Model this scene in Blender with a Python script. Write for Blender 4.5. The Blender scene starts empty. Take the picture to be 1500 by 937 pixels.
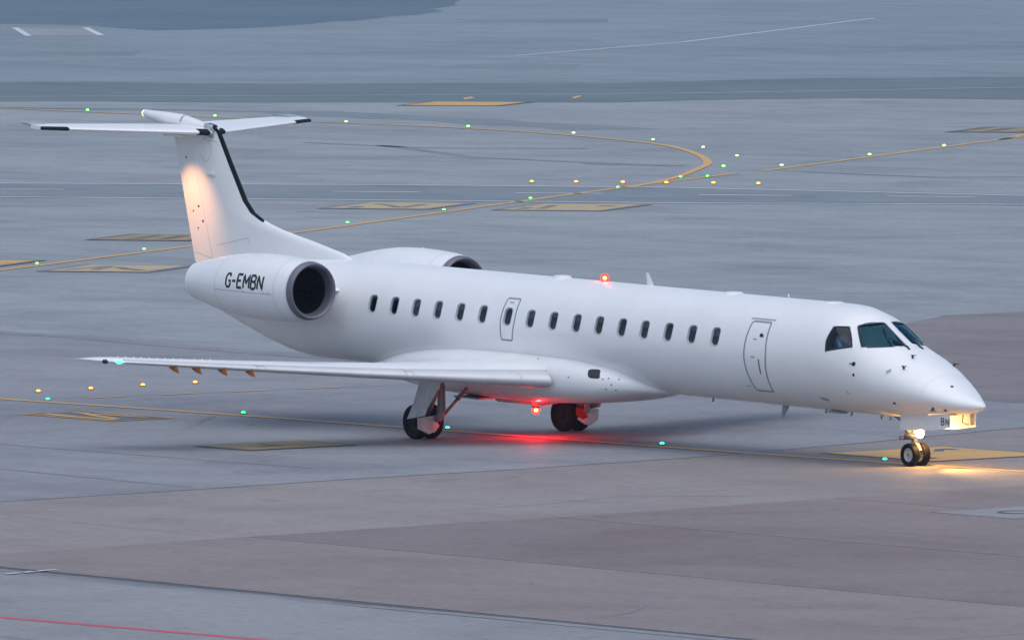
import bpy, bmesh, math, random
from mathutils import Vector, Matrix
from mathutils.geometry import delaunay_2d_cdt
random.seed(7)
R = math.radians
S = bpy.context.scene
C = S.collection
PI = math.pi

# ------------------------------------------------------------------ camera
cam_d = bpy.data.cameras.new('camera'); cam = bpy.data.objects.new('camera', cam_d); C.objects.link(cam)
AZ, EL, DIST, ROLL = R(52.053), R(2.980), 240.027, R(-0.234)
d = Vector((math.cos(EL)*math.sin(AZ), -math.cos(EL)*math.cos(AZ), math.sin(EL)))
pos = Vector((-13, 0, 2.4)) + d*DIST
fw = -d; rt = fw.cross(Vector((0, 0, 1))).normalized(); up = rt.cross(fw)
rt2 = rt*math.cos(ROLL) + up*math.sin(ROLL); up2 = up*math.cos(ROLL) - rt*math.sin(ROLL)
m = Matrix((rt2, up2, d)).transposed().to_4x4(); m.translation = pos
cam.matrix_world = m
cam_d.sensor_width = 36; cam_d.lens = 36*16144.3/1500
cam_d.shift_x = -128.19/1500; cam_d.shift_y = 18.19/1500
cam_d.clip_start = 1; cam_d.clip_end = 20000
S.camera = cam
# ------------------------------------------------------------------ sky, sun, exposure
SUN_EL, SUN_AZ = R(72), R(-30)          # azimuth of the sun measured from +x towards +y
w = bpy.data.worlds.new('World'); S.world = w; w.use_nodes = True
nt = w.node_tree; bg = nt.nodes['Background']
sk = nt.nodes.new('ShaderNodeTexSky'); sk.sky_type = 'NISHITA'; sk.sun_disc = False
sk.sun_elevation = SUN_EL; sk.sun_rotation = PI/2 - SUN_AZ
sk.air_density = 1.0; sk.dust_density = 1.8; sk.ozone_density = 0.6
nt.links.new(sk.outputs[0], bg.inputs[0]); bg.inputs[1].default_value = 0.12
sl = bpy.data.lights.new('sun', 'SUN'); sl.energy = 1.15; sl.angle = R(100); sl.color = (1, .99, .95)
so = bpy.data.objects.new('sun', sl); C.objects.link(so)
sd = Vector((math.cos(SUN_EL)*math.cos(SUN_AZ), math.cos(SUN_EL)*math.sin(SUN_AZ), math.sin(SUN_EL)))
so.rotation_euler = sd.to_track_quat('Z', 'Y').to_euler(); so.location = (0, 0, 60)
S.view_settings.view_transform = 'Standard'; S.view_settings.look = 'None'
S.view_settings.gamma = 1; S.view_settings.exposure = 0.34
S.render.engine = 'CYCLES'

# ------------------------------------------------------------------ materials
def mat(name, col, rough=.5, metal=0, emit=None, estr=0, noise=0, nscale=1.5, coat=0, spec=.5):
    m = bpy.data.materials.new(name); m.use_nodes = True
    n = m.node_tree.nodes; l = m.node_tree.links; b = n['Principled BSDF']
    b.inputs['Base Color'].default_value = (*col, 1); b.inputs['Roughness'].default_value = rough
    b.inputs['Metallic'].default_value = metal; b.inputs['Coat Weight'].default_value = coat
    b.inputs['Specular IOR Level'].default_value = spec
    if emit:
        b.inputs['Emission Color'].default_value = (*emit, 1); b.inputs['Emission Strength'].default_value = estr
    if noise:
        tc = n.new('ShaderNodeTexCoord'); t = n.new('ShaderNodeTexNoise'); t.inputs['Scale'].default_value = nscale
        t.inputs['Detail'].default_value = 6; t.inputs['Roughness'].default_value = .6
        l.new(tc.outputs['Object'], t.inputs['Vector'])
        mx = n.new('ShaderNodeMix'); mx.data_type = 'RGBA'
        mx.inputs[6].default_value = (*[c*(1-noise) for c in col], 1); mx.inputs[7].default_value = (*[min(c*(1+noise), 1) for c in col], 1)
        mr = n.new('ShaderNodeMapRange'); mr.inputs[1].default_value = .3; mr.inputs[2].default_value = .7
        l.new(t.outputs['Fac'], mr.inputs[0]); l.new(mr.outputs[0], mx.inputs[0]); l.new(mx.outputs[2], b.inputs['Base Color'])
    return m

def ground_mat(name, c1, c2, stain=(.5, .5, .5), rough=.62, seed=0., stain_amt=.45, fine=.10):
    """weathered concrete or asphalt: broad mottling, cloudy stains and fine grain"""
    m = bpy.data.materials.new(name); m.use_nodes = True
    n = m.node_tree.nodes; l = m.node_tree.links; b = n['Principled BSDF']
    b.inputs['Roughness'].default_value = rough; b.inputs['Specular IOR Level'].default_value = .22
    g = n.new('ShaderNodeNewGeometry'); mp = n.new('ShaderNodeMapping'); mp.inputs['Location'].default_value = (seed*13.7, seed*7.1, seed)
    l.new(g.outputs['Position'], mp.inputs['Vector'])
    def noise(s, det, ro=.55, vec=None, dist=0):
        t = n.new('ShaderNodeTexNoise'); t.inputs['Scale'].default_value = s; t.inputs['Detail'].default_value = det
        t.inputs['Roughness'].default_value = ro; t.inputs['Distortion'].default_value = dist
        l.new((vec or mp).outputs[0], t.inputs['Vector']); return t
    def rng(t, a, bb, lo=0, hi=1):
        r = n.new('ShaderNodeMapRange'); r.inputs[1].default_value = a; r.inputs[2].default_value = bb
        r.inputs[3].default_value = lo; r.inputs[4].default_value = hi; l.new(t.outputs[0], r.inputs[0]); return r
    def mix(f, a, bb, mode='MIX'):
        x = n.new('ShaderNodeMix'); x.data_type = 'RGBA'; x.blend_type = mode
        if isinstance(f, float): x.inputs[0].default_value = f
        else: l.new(f.outputs[0], x.inputs[0])
        for i, q in ((6, a), (7, bb)):
            if isinstance(q, tuple): x.inputs[i].default_value = (*q, 1)
            else: l.new(q.outputs[2], x.inputs[i])
        return x
    stain_amt *= 1.45; c1 = tuple(v*1.05 for v in c1); c2 = tuple(v*1.05 for v in c2)
    base = mix(rng(noise(.045, 5, .6), .35, .65), c1, c2)
    st = n.new('ShaderNodeMapping'); st.inputs['Scale'].default_value = (.05, .28, 1); st.inputs['Location'].default_value = (seed*3.1, seed, 0)
    l.new(g.outputs['Position'], st.inputs['Vector'])
    base = mix(rng(noise(1, 6, .65, st, .6), .46, .72, 0, stain_amt), base, stain, 'MULTIPLY')
    base = mix(rng(noise(.30, 8, .7), .48, .75, 0, stain_amt*1.1), base, stain, 'MULTIPLY')
    base = mix(rng(noise(.085, 7, .62, None, 1.4), .50, .66, 0, stain_amt*.9), base, stain, 'MULTIPLY')
    base = mix(rng(noise(.9, 5, .5, None, .8), .64, .74, 0, stain_amt*1.2), base, stain, 'MULTIPLY')
    fg = rng(noise(4.0, 9, .85), .3, .7, 1-fine*2.6, 1+fine*2.6)
    hs = n.new('ShaderNodeHueSaturation'); l.new(base.outputs[2], hs.inputs['Color']); l.new(fg.outputs[0], hs.inputs['Value'])
    l.new(hs.outputs[0], b.inputs['Base Color'])
    rr = rng(noise(.5, 5), .3, .7, rough+.08, rough+.28); l.new(rr.outputs[0], b.inputs['Roughness'])
    bu = n.new('ShaderNodeBump'); bu.inputs['Strength'].default_value = .25; bu.inputs['Distance'].default_value = .01
    l.new(noise(14, 6).outputs[0], bu.inputs['Height']); l.new(bu.outputs[0], b.inputs['Normal'])
    return m

def paint_mat(name, col, under, wear=.45, scale=1.2):
    """road paint worn through to the pavement in patches"""
    m = bpy.data.materials.new(name); m.use_nodes = True
    n = m.node_tree.nodes; l = m.node_tree.links; b = n['Principled BSDF']; b.inputs['Roughness'].default_value = .55
    g = n.new('ShaderNodeNewGeometry')
    def nz(s, d):
        t = n.new('ShaderNodeTexNoise'); t.inputs['Scale'].default_value = s; t.inputs['Detail'].default_value = d; t.inputs['Roughness'].default_value = .7
        l.new(g.outputs['Position'], t.inputs['Vector']); return t
    r = n.new('ShaderNodeMapRange'); r.inputs[1].default_value = .42; r.inputs[2].default_value = .72; r.inputs[4].default_value = wear*1.6
    l.new(nz(scale, 8).outputs[0], r.inputs[0])
    x = n.new('ShaderNodeMix'); x.data_type = 'RGBA'; x.inputs[6].default_value = (*col, 1); x.inputs[7].default_value = (*under, 1)
    l.new(r.outputs[0], x.inputs[0]); l.new(x.outputs[2], b.inputs['Base Color'])
    return m

def glass_mat(name, tint, ior=1.5, rough=.02, gl=1.0):
    m = bpy.data.materials.new(name); m.use_nodes = True
    n = m.node_tree.nodes; l = m.node_tree.links; n.clear()
    o = n.new('ShaderNodeOutputMaterial'); t = n.new('ShaderNodeBsdfTransparent'); t.inputs[0].default_value = (*tint, 1)
    g = n.new('ShaderNodeBsdfGlossy'); g.inputs['Roughness'].default_value = rough; g.inputs[0].default_value = (*(gl if isinstance(gl, tuple) else (gl, gl, gl)), 1)
    f = n.new('ShaderNodeFresnel'); f.inputs[0].default_value = ior
    x = n.new('ShaderNodeMixShader'); l.new(f.outputs[0], x.inputs[0]); l.new(t.outputs[0], x.inputs[1]); l.new(g.outputs[0], x.inputs[2]); l.new(x.outputs[0], o.inputs[0])
    return m

M = dict(
    white=mat('white_paint', (.79, .80, .81), .30, noise=.03, nscale=.9, coat=.25),
    white2=mat('white_paint_worn', (.70, .71, .72), .42, noise=.10, nscale=2.5),
    grey=mat('grey_paint', (.30, .34, .38), .45, noise=.08),
    capgrey=mat('cap_grey', (.34, .41, .46), .5),
    seal=mat('door_seal', (.22, .29, .33), .5),
    line=mat('panel_gap', (.36, .38, .41), .6),
    metal=mat('bare_metal', (.42, .43, .48), .38, .75, noise=.08, nscale=3),
    ledge=mat('leading_edge_metal', (.56, .57, .60), .42, .25, noise=.06, nscale=2),
    lip=mat('intake_lip_metal', (.15, .15, .19), .45, .3, noise=.06, nscale=3),
    dark=mat('dark_rubber', (.012, .016, .022), .45),
    tyre=mat('tyre_rubber', (.008, .009, .012), .7, noise=.3, nscale=6, spec=.15),
    hub=mat('wheel_hub', (.42, .43, .45), .4, .3),
    hubdark=mat('wheel_hub_dark', (.012, .013, .016), .7, spec=.2),
    door=mat('gear_door_paint', (.52, .54, .56), .5, noise=.22, nscale=3.5),
    steel=mat('gear_steel', (.20, .20, .215), .45, .3, noise=.15, nscale=4),
    black=mat('black_marking', (.01, .012, .016), .5),
    duct=mat('intake_duct', (.004, .005, .008), .9, spec=.05),
    fan=mat('fan_blade', (.007, .008, .011), .8, spec=.08),
    lining=mat('cabin_lining', (.34, .33, .34), .8),
    cockpit=mat('cockpit_trim', (.05, .055, .06), .8),
    seat=mat('seat_cloth', (.06, .07, .10), .9),
    blind=mat('window_blind', (.30, .27, .25), .8),
    rim=mat('window_rim', (.50, .55, .61), .4),
    orange=mat('orange_primer', (.34, .12, .03), .6, noise=.15, nscale=8),
    rubberseal=mat('fin_boot', (.004, .009, .015), .55, spec=.15),
    glass=glass_mat('cabin_glass', (.60, .62, .66)),
    wglass=glass_mat('windscreen_glass', (.05, .24, .32), 1.6, .02, (.25, .75, 1.0)),
    sglass=glass_mat('side_glass', (.40, .56, .68)),
    red=mat('beacon_lens', (.6, .02, .01), .3, emit=(1, .013, .008), estr=22),
    redcore=mat('beacon_flash', (1, .6, .3), .3, emit=(1, .16, .05), estr=40),
    lamp=mat('taxi_lamp', (1, 1, 1), .2, emit=(1, .66, .28), estr=60),
    lamp2=mat('small_lamp', (1, 1, 1), .2, emit=(1, .50, .12), estr=3),
    navg=mat('navigation_lens', (.1, .8, .4), .2, emit=(.05, 1, .30), estr=4),
    navr=mat('navigation_lens_red', (.8, .1, .1), .2, emit=(1, .08, .04), estr=7),
    logo=mat('logo_lamp', (1, 1, 1), .2, emit=(1, .7, .4), estr=8),
    green=mat('green_lens', (.1, .6, .2), .3, emit=(.10, 1, .09), estr=4),
    greenw=mat('green_lens_far', (.1, .6, .2), .3, emit=(.28, 1, .14), estr=5),
    teal=mat('teal_lens', (.05, .6, .4), .3, emit=(.02, 1, .36), estr=2.6),
    amber=mat('amber_lens', (.8, .4, .05), .3, emit=(1, .26, .012), estr=5),
    fixture=mat('light_fixture', (.10, .10, .10), .5, .5),
    skin=mat('skin', (.50, .32, .24), .5), shirt=mat('white_shirt', (.78, .79, .82), .8),
    trousers=mat('dark_trousers', (.02, .02, .03), .9), hair=mat('dark_hair', (.03, .022, .018), .7),
    redlit=mat('beacon_red_door', (.09, .028, .028), .7, noise=.2, nscale=8),  # gear door tone with the red beacon glow mixed in
)

dm = bpy.data.materials.new('beacon_dome'); dm.use_nodes = True; dn = dm.node_tree.nodes; dn.clear()
do_ = dn.new('ShaderNodeOutputMaterial'); d1 = dn.new('ShaderNodeBsdfTransparent'); d1.inputs[0].default_value = (1, .32, .26, 1)
d2 = dn.new('ShaderNodeEmission'); d2.inputs[0].default_value = (1, .03, .02, 1); d2.inputs[1].default_value = 2.2
d3 = dn.new('ShaderNodeAddShader'); dm.node_tree.links.new(d1.outputs[0], d3.inputs[0]); dm.node_tree.links.new(d2.outputs[0], d3.inputs[1]); dm.node_tree.links.new(d3.outputs[0], do_.inputs[0])
M['dome'] = dm

# ------------------------------------------------------------------ mesh helpers
OFF = Vector((-16.7, 0, 0))           # body frame origin of the aircraft = main gear
def link(name, me, m=None, parent=None, smooth=True):
    o = bpy.data.objects.new(name, me); C.objects.link(o)
    if m is not None:
        me.materials.append(m)
    if parent is not None: o.parent = parent
    if smooth and len(me.polygons): me.polygons.foreach_set('use_smooth', [True]*len(me.polygons))
    return o
def tag(o, label=None, cat=None, group=None, kind=None):
    if label: o['label'] = label
    if cat: o['category'] = cat
    if group: o['group'] = group
    if kind: o['kind'] = kind
    return o
class MB:
    """collects faces; build() makes ONE mesh object"""
    def __init__(s, off=True): s.v = []; s.f = []; s.n = None; s.off = OFF if off else Vector((0, 0, 0))
    def add(s, vs, fs):
        b = len(s.v); s.v += [tuple(Vector(p) - s.off) for p in vs]; s.f += [tuple(i+b for i in f) for f in fs]; return s
    def loft(s, rings, closed=True, caps=True):
        n = len(rings[0]); vs = [p for r in rings for p in r]; fs = []
        for i in range(len(rings)-1):
            for j in range(n if closed else n-1):
                k = (j+1) % n; fs.append((i*n+j, i*n+k, (i+1)*n+k, (i+1)*n+j))
        if caps and closed: fs += [tuple(range(n-1, -1, -1)), tuple(range((len(rings)-1)*n, len(rings)*n))]
        return s.add(vs, fs)
    def tube(s, pts, r, seg=10, caps=True):
        pts = [Vector(p) for p in pts]; rs = r if isinstance(r, (list, tuple)) else [r]*len(pts); rings = []
        for i, p in enumerate(pts):
            t = (pts[min(i+1, len(pts)-1)] - pts[max(i-1, 0)]).normalized()
            a = t.cross(Vector((0, 0, 1)) if abs(t.z) < .9 else Vector((1, 0, 0))).normalized(); b = t.cross(a)
            rings.append([p + (a*math.cos(q) + b*math.sin(q))*rs[i] for q in [2*PI*k/seg for k in range(seg)]])
        return s.loft(rings, True, caps)
    def rev(s, prof, org, axis='x', seg=32, caps=False):
        """prof: (along, radius)"""
        rings = []
        for a, r in prof:
            ring = []
            for k in range(seg):
                c, t = r*math.cos(2*PI*k/seg), r*math.sin(2*PI*k/seg)
                p = (a, c, t) if axis == 'x' else ((c, a, t) if axis == 'y' else (c, t, a))
                ring.append(Vector(org) + Vector(p))
            rings.append(ring)
        return s.loft(rings, True, caps)
    def box(s, lo, hi):
        (a, b, c), (e, f, g) = lo, hi
        vs = [(a, b, c), (e, b, c), (e, f, c), (a, f, c), (a, b, g), (e, b, g), (e, f, g), (a, f, g)]
        return s.add(vs, [(3, 2, 1, 0), (4, 5, 6, 7), (0, 1, 5, 4), (1, 2, 6, 5), (2, 3, 7, 6), (3, 0, 4, 7)])
    def plate(s, pts, th):
        """pts: planar polygon; th: thickness vector"""
        pts = [Vector(p) for p in pts]; th = Vector(th); n = len(pts)
        return s.add(pts + [p+th for p in pts], [tuple(range(n-1, -1, -1)), tuple(range(n, 2*n))] + [(i, (i+1) % n, (i+1) % n+n, i+n) for i in range(n)])
    def build(s, name, m, parent=None, smooth=True, angle=35):
        me = bpy.data.meshes.new(name); me.from_pydata(s.v, [], s.f); me.validate()
        bm = bmesh.new(); bm.from_mesh(me); bmesh.ops.recalc_face_normals(bm, faces=bm.faces)
        for e in bm.edges:
            if len(e.link_faces) == 2: e.smooth = e.calc_face_angle(0) < R(angle)
        bm.to_mesh(me); bm.free()
        return link(name, me, m, parent, smooth)
def ribbon(surf, pts, wid, off, mb, closed=False, step=.06):
    """strip of width wid drawn on a surface surf(u,v,off)->xyz along a (u,v) polyline"""
    P = []
    n = len(pts); segs = n if closed else n-1
    for i in range(segs):
        a, b = pts[i], pts[(i+1) % n]
        L = (Vector(surf(*a, 0)) - Vector(surf(*b, 0))).length; k = max(1, int(L/step))
        for j in range(k): P.append((a[0]+(b[0]-a[0])*j/k, a[1]+(b[1]-a[1])*j/k))
    if not closed: P.append(pts[-1])
    q = [Vector(surf(u, v, off)) for u, v in P]; nrm = [(Vector(surf(u, v, off)) - Vector(surf(u, v, off-.05))).normalized() for u, v in P]
    vs = []; m_ = len(q)
    for i in range(m_):
        t = (q[(i+1) % m_] - q[i-1]) if closed else (q[min(i+1, m_-1)] - q[max(i-1, 0)])
        sd_ = nrm[i].cross(t.normalized()).normalized()*wid/2
        vs += [q[i]-sd_, q[i]+sd_]
    fs = [(2*i, 2*((i+1) % m_), 2*((i+1) % m_)+1, 2*i+1) for i in range(m_ if closed else m_-1)]
    return mb.add(vs, fs)
FONT = {  # stroke letters on a 0..1 box
    'G': [[(.95, .80), (.75, 1), (.25, 1), (.03, .78), (.03, .22), (.25, 0), (.75, 0), (.97, .22), (.97, .46), (.55, .46)]],
    '-': [[(.05, .47), (.95, .47)]],
    'E': [[(.95, 1), (.05, 1), (.05, 0), (.95, 0)], [(.05, .52), (.8, .52)]],
    'M': [[(.02, 0), (.02, 1), (.5, .35), (.98, 1), (.98, 0)]],
    'B': [[(.05, 0), (.05, 1), (.65, 1), (.9, .85), (.9, .66), (.68, .53), (.05, .53)], [(.68, .53), (.96, .38), (.96, .15), (.7, 0), (.05, 0)]],
    'N': [[(.03, 0), (.03, 1), (.97, 0), (.97, 1)]],
}

# ------------------------------------------------------------------ the ground
def wobble(pts, amp, step):
    out = []; r = random.Random(len(pts)*31+int(abs(pts[0][0])*10))
    for a, c in zip(pts, pts[1:]+pts[:1]):
        L = math.hypot(a[0]-c[0], a[1]-c[1]); k = max(1, min(160, int(L/step)))
        for i in range(k):
            t = i/k; out.append((a[0]+(c[0]-a[0])*t+r.uniform(-amp, amp), a[1]+(c[1]-a[1])*t+r.uniform(-amp, amp)))
    return out
def sheet(name, pts, z, m, parent=None, kind='structure', wob=None):
    if wob: pts = wobble(pts, *wob)
    b = MB(False); b.add([(x, y, z) for x, y in pts], [tuple(range(len(pts)))])
    o = b.build(name, m, parent, False)
    if o.data.polygons[0].normal.z < 0: o.data.flip_normals()
    if parent is None and kind: o['kind'] = kind
    return o
def stripline(name, pts, wid, z, m, parent=None, smoothn=0):
    P = [Vector((x, y, 0)) for x, y in pts]
    if smoothn:   # Catmull-Rom
        Q = []
        for i in range(len(P)-1):
            p0, p1, p2, p3 = P[max(i-1, 0)], P[i], P[i+1], P[min(i+2, len(P)-1)]
            for k in range(smoothn):
                t = k/smoothn; Q.append(.5*((2*p1)+(p2-p0)*t+(2*p0-5*p1+4*p2-p3)*t*t+(3*p1-p0-3*p2+p3)*t**3))
        P = Q + [P[-1]]
    b = MB(False); vs = []
    for i, p in enumerate(P):
        t = (P[min(i+1, len(P)-1)] - P[max(i-1, 0)]).normalized(); s_ = Vector((-t.y, t.x, 0))*wid/2
        vs += [(p-s_)+Vector((0, 0, z)), (p+s_)+Vector((0, 0, z))]
    b.add(vs, [(2*i, 2*i+2, 2*i+3, 2*i+1) for i in range(len(P)-1)])
    o = b.build(name, m, parent, False)
    if o.data.polygons[0].normal.z < 0: o.data.flip_normals()
    if parent is None: o['kind'] = 'structure'
    return o
G = dict(
    apron=ground_mat('apron_concrete', (0.234, 0.262, 0.279), (0.274, 0.304, 0.319), (.72, .73, .76), .58, 1),
    farc=ground_mat('far_concrete_blued', (0.181, 0.226, 0.261), (0.211, 0.258, 0.290), (.76, .77, .80), .58, 12, .4),  # blueing with distance is put into this and the far asphalt colours
    near=ground_mat('taxiway_concrete', (0.207, 0.222, 0.248), (0.246, 0.258, 0.281), (.74, .73, .75), .58, 13),
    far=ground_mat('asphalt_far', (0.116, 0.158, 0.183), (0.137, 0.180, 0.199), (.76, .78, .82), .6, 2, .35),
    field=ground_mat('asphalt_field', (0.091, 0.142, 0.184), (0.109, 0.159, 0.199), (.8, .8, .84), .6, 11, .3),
    road=ground_mat('asphalt_road', (0.165, 0.203, 0.230), (0.193, 0.229, 0.253), (.76, .77, .80), .6, 3, .4),
    brown=ground_mat('asphalt_patch', (0.187, 0.175, 0.188), (0.215, 0.197, 0.205), (.74, .72, .74), .65, 4, .4),
    pale=ground_mat('concrete_bay', (0.226, 0.207, 0.209), (0.258, 0.236, 0.232), (.74, .72, .73), .62, 5, .35),
    slab1=ground_mat('slab_mid', (0.203, 0.175, 0.175), (0.232, 0.199, 0.197), (.76, .74, .74), .62, 6, .35),
    slab2=ground_mat('slab_dark', (0.187, 0.160, 0.162), (0.213, 0.182, 0.181), (.78, .75, .75), .62, 7, .35),
    slab3=ground_mat('slab_light', (0.210, 0.182, 0.181), (0.238, 0.206, 0.203), (.76, .74, .74), .62, 8, .35),
    edge=ground_mat('slab_blue', (0.221, 0.229, 0.248), (0.255, 0.260, 0.278), (.74, .73, .75), .6, 9, .35),
    tar=mat('tar_seal', (.055, .058, .065), .5, noise=.3, nscale=3),
    tar2=ground_mat('tar_streak', (.19, .20, .225), (.25, .255, .28), (.7, .7, .7), .6, 10),
    yellow=paint_mat('yellow_paint', (.62, .335, .075), (.34, .29, .22), .35),
    yellow2=paint_mat('yellow_paint_panel', (.60, .335, .075), (.30, .24, .15), .45, .8),
    faded=paint_mat('yellow_paint_faded', (.47, .34, .16), (.30, .27, .24), .5, .8),
    dim=paint_mat('yellow_paint_old', (.30, .215, .085), (.16, .14, .11), .45, .8),
    blackp=paint_mat('black_paint', (.070, .075, .085), (.15, .15, .15), .45),
    blackf=paint_mat('black_paint_faded', (.12, .128, .14), (.24, .225, .20), .6),
    whitep=paint_mat('white_line_paint', (.60, .60, .62), (.34, .35, .38), .45),
    redp=paint_mat('red_paint', (.50, .045, .085), (.30, .2, .2), .15, .6),
)
ap = sheet('apron', [(-1600, -1600), (1600, -1600), (1600, 1600), (-1600, 1600)], 0, G['apron'])
tag(ap, 'grey blue weathered concrete apron stretching to the horizon')
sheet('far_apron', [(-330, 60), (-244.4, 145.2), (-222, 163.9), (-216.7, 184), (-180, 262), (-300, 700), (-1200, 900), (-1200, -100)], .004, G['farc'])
sheet('taxiway_pavement', [(-120, 19), (-70, 17.2), (-59.85, 16.71), (-51.65, 16.29), (-47.59, 15.97), (-42.6, 24), (-44.6, 33.4), (-49.9, 40.6), (-49.9, 43.2), (-46, 56), (-20, 90), (80, 90), (80, -90), (-120, -90)], .003, G['near'], wob=(.4, 2))
# darker asphalt areas far back
ux, uy = Vector((35, 17.5)).normalized(), None
FD = Vector((26, 37)).normalized()                    # run of the far asphalt strip
def far_pt(p, k): return (p[0]+FD.x*k, p[1]+FD.y*k)
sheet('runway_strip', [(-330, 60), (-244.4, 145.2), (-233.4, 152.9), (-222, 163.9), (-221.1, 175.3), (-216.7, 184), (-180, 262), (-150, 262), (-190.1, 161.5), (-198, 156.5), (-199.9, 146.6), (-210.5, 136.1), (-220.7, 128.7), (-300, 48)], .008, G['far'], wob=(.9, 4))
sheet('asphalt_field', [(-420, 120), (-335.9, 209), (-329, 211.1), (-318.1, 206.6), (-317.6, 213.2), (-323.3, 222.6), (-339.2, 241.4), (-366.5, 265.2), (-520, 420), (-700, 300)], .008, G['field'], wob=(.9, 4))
sheet('service_road', [(-172, 50), (-143.1, 74.7), (-132, 84.4), (-123.4, 89.8), (-108.9, 94.5), (-80, 112), (-68, 106), (-104.1, 88.9), (-112.8, 81.4), (-121, 76.1), (-133.1, 67.7), (-160, 48)], .004, G['road'], wob=(.9, 4))
sheet('asphalt_patch', [(-42.6, 29.1), (-44.6, 33.4), (-49.9, 40.6), (-49.9, 43.2), (-46, 56), (-12, 26), (-18.06, 16.4), (-19.7, 16.5), (-28.2, 17.5)], .0075, G['brown'], wob=(.35, 1.5))
sheet('concrete_bay', [(-4.9, -40), (-5.8, -20.9), (-6.1, -16.5), (-6.7, -11.7), (-6.9, -7.1), (-7.5, -2), (-8.9, 3.8), (-10.9, 10.3), (-13.5, 22), (9, 22), (4.2, -2.4), (4.6, -7.9), (5.2, -12.1), (5.3, -17.3), (5.7, -23.4), (6.3, -29.3), (7, -40)], .0075, G['pale'], wob=(.04, 1))
sheet('asphalt_patch', [(-327.2, 234.3), (-320.4, 240.4), (-314, 235.4), (-319.5, 230.4)], .008, G['road'])
sheet('asphalt_patch', [(-247.4, 173.3), (-251.6, 177.4), (-247.2, 181.6), (-241, 176.2)], .008, G['road'])
sheet('asphalt_patch', [(-260.3, 212.1), (-263.7, 216.3), (-255, 224.5), (-247, 217.5)], .008, G['road'])
sheet('asphalt_patch', [(-283, 168), (-290, 174), (-283, 181), (-275.5, 175)], .008, G['road'])
sheet('asphalt_band', [(-225, 118), (-198.3, 130.6), (-190.2, 130.6), (-172.2, 126), (-172.4, 123.6), (-190.2, 126.2), (-200, 127), (-215, 122)], .004, G['road'], wob=(.9, 4))
# big concrete slabs in front, separated by dark joints
SL = [(-2.2, 4.1), (-7.7, 4.55), (-15.4, 5.25), (-23.15, 5.75), (-31.2, 6.4)]
cf = sheet('slab_bed', [(4.0, -2.0), (80, -2.0), (80, -31.4), (6.4, -31.4), (5.2, -15)], .0055, G['tar'])
def slab(lo_i, hi_i, x1, m, x0=None):
    (yb, xb), (ya, xa) = SL[hi_i], SL[lo_i]
    g = .025
    b = MB(False)
    p = [((xa if x0 is None else x0)+g, ya-g), (x1-g, ya-g), (x1-g, yb+g), ((xb if x0 is None else x0)+g, yb+g)]
    b.plate([(x, y, -.10) for x, y in p], (0, 0, .118))
    return b.build('concrete_slab', m, cf, False)
for i, (m_, m2_) in enumerate((('slab1', 'slab3'), ('slab1', 'slab2'), ('slab2', 'slab2'), ('slab3', 'slab3'))):
    slab(i, i+1, 24.0+i*3.1, G[m_]); slab(i, i+1, 46.0, G[m2_], 24.0+i*3.1); slab(i, i+1, 80.0, G[m_], 46.0)
sheet('concrete_edge', [(7.3, -31.9), (82, -31.9), (82, -70), (7.3, -70)], .0095, G['edge'])
stripline('drain_channel', [(-20, -32.6), (10.1, -32.0), (24.4, -31.55), (80, -31.2)], .42, .010, G['tar2'])
stripline('drain_channel', [(-20, -32.4), (10.1, -31.78), (24.4, -31.33), (80, -30.98)], .07, .024, G['tar'])
# sealed joints, cracks and streaks
def tar(pts, wid=.06, z=.010, m='tar', name='tar_seam'): return stripline(name, pts, wid, z, G[m])
tar([(-4.9, -40), (-5.8, -20.9), (-6.1, -16.5), (-6.7, -11.7), (-6.9, -7.1), (-7.5, -2), (-8.9, 3.8), (-10.9, 10.3), (-12.9, 18.1)], .11)
tar([(7, -40), (6.3, -29.3), (5.7, -23.4), (5.3, -17.3), (5.2, -12.1), (4.6, -7.9), (4.2, -2.4), (6, 4)], .10)
tar([(-70, 17.2), (-59.85, 16.71), (-56.45, 16.92), (-51.65, 16.29), (-47.59, 15.97), (-38, 15.5)], .9, .008, 'tar2', 'dark_streak')
tar([(-131.7, 101.98), (-124.4, 102.1), (-121, 107), (-100, 125)], .35, .008, 'tar2')
tar([(-164.4, 107.45), (-151.3, 102.15), (-142.8, 102)], .6, .008, 'tar2', 'dark_streak')
tar([(-168.9, 107.2), (-160.9, 106.8), (-156, 111)], .6, .008, 'tar2', 'dark_streak')
tar([(-143.5, 101.25), (-139.5, 102.5)], 1.0, .009, 'tar2', 'dark_streak')
tar([(-261.4, 189.9), (-240.2, 186.6), (-218, 186.9), (-190, 188)], .55, .008, 'tar2')
tar([(-49.9, 40.4), (-49.9, 43.4), (-44, 57)], .30, .008, 'tar2')
tar([(-22.8, -4.1), (-26.5, -.6)], .14, .008, 'tar2')
tar([(5, -23.5), (-3, -23), (-12, -22)], .05, .010, 'tar2')
tar([(25.75, -30.21), (25.25, -29.15), (23.86, -27.68), (23.21, -27.23)], .06, .022, 'tar2', 'crack')
tar([(3, -8.2), (1.2, -10.6), (2.0, -13), (2.2, -16)], .05, .010, 'tar2', 'crack')
tar([(-24, -14), (-14, -15), (-7, -15.4)], .12, .008, 'tar2', 'crack')
tar([(-30, -9.5), (-20, -10.2), (-10, -9.9)], .10, .008, 'tar2', 'crack')
tar([(8.2, -3), (14, -4.4), (30, -5)], .05, .022, 'tar2', 'crack')
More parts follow.
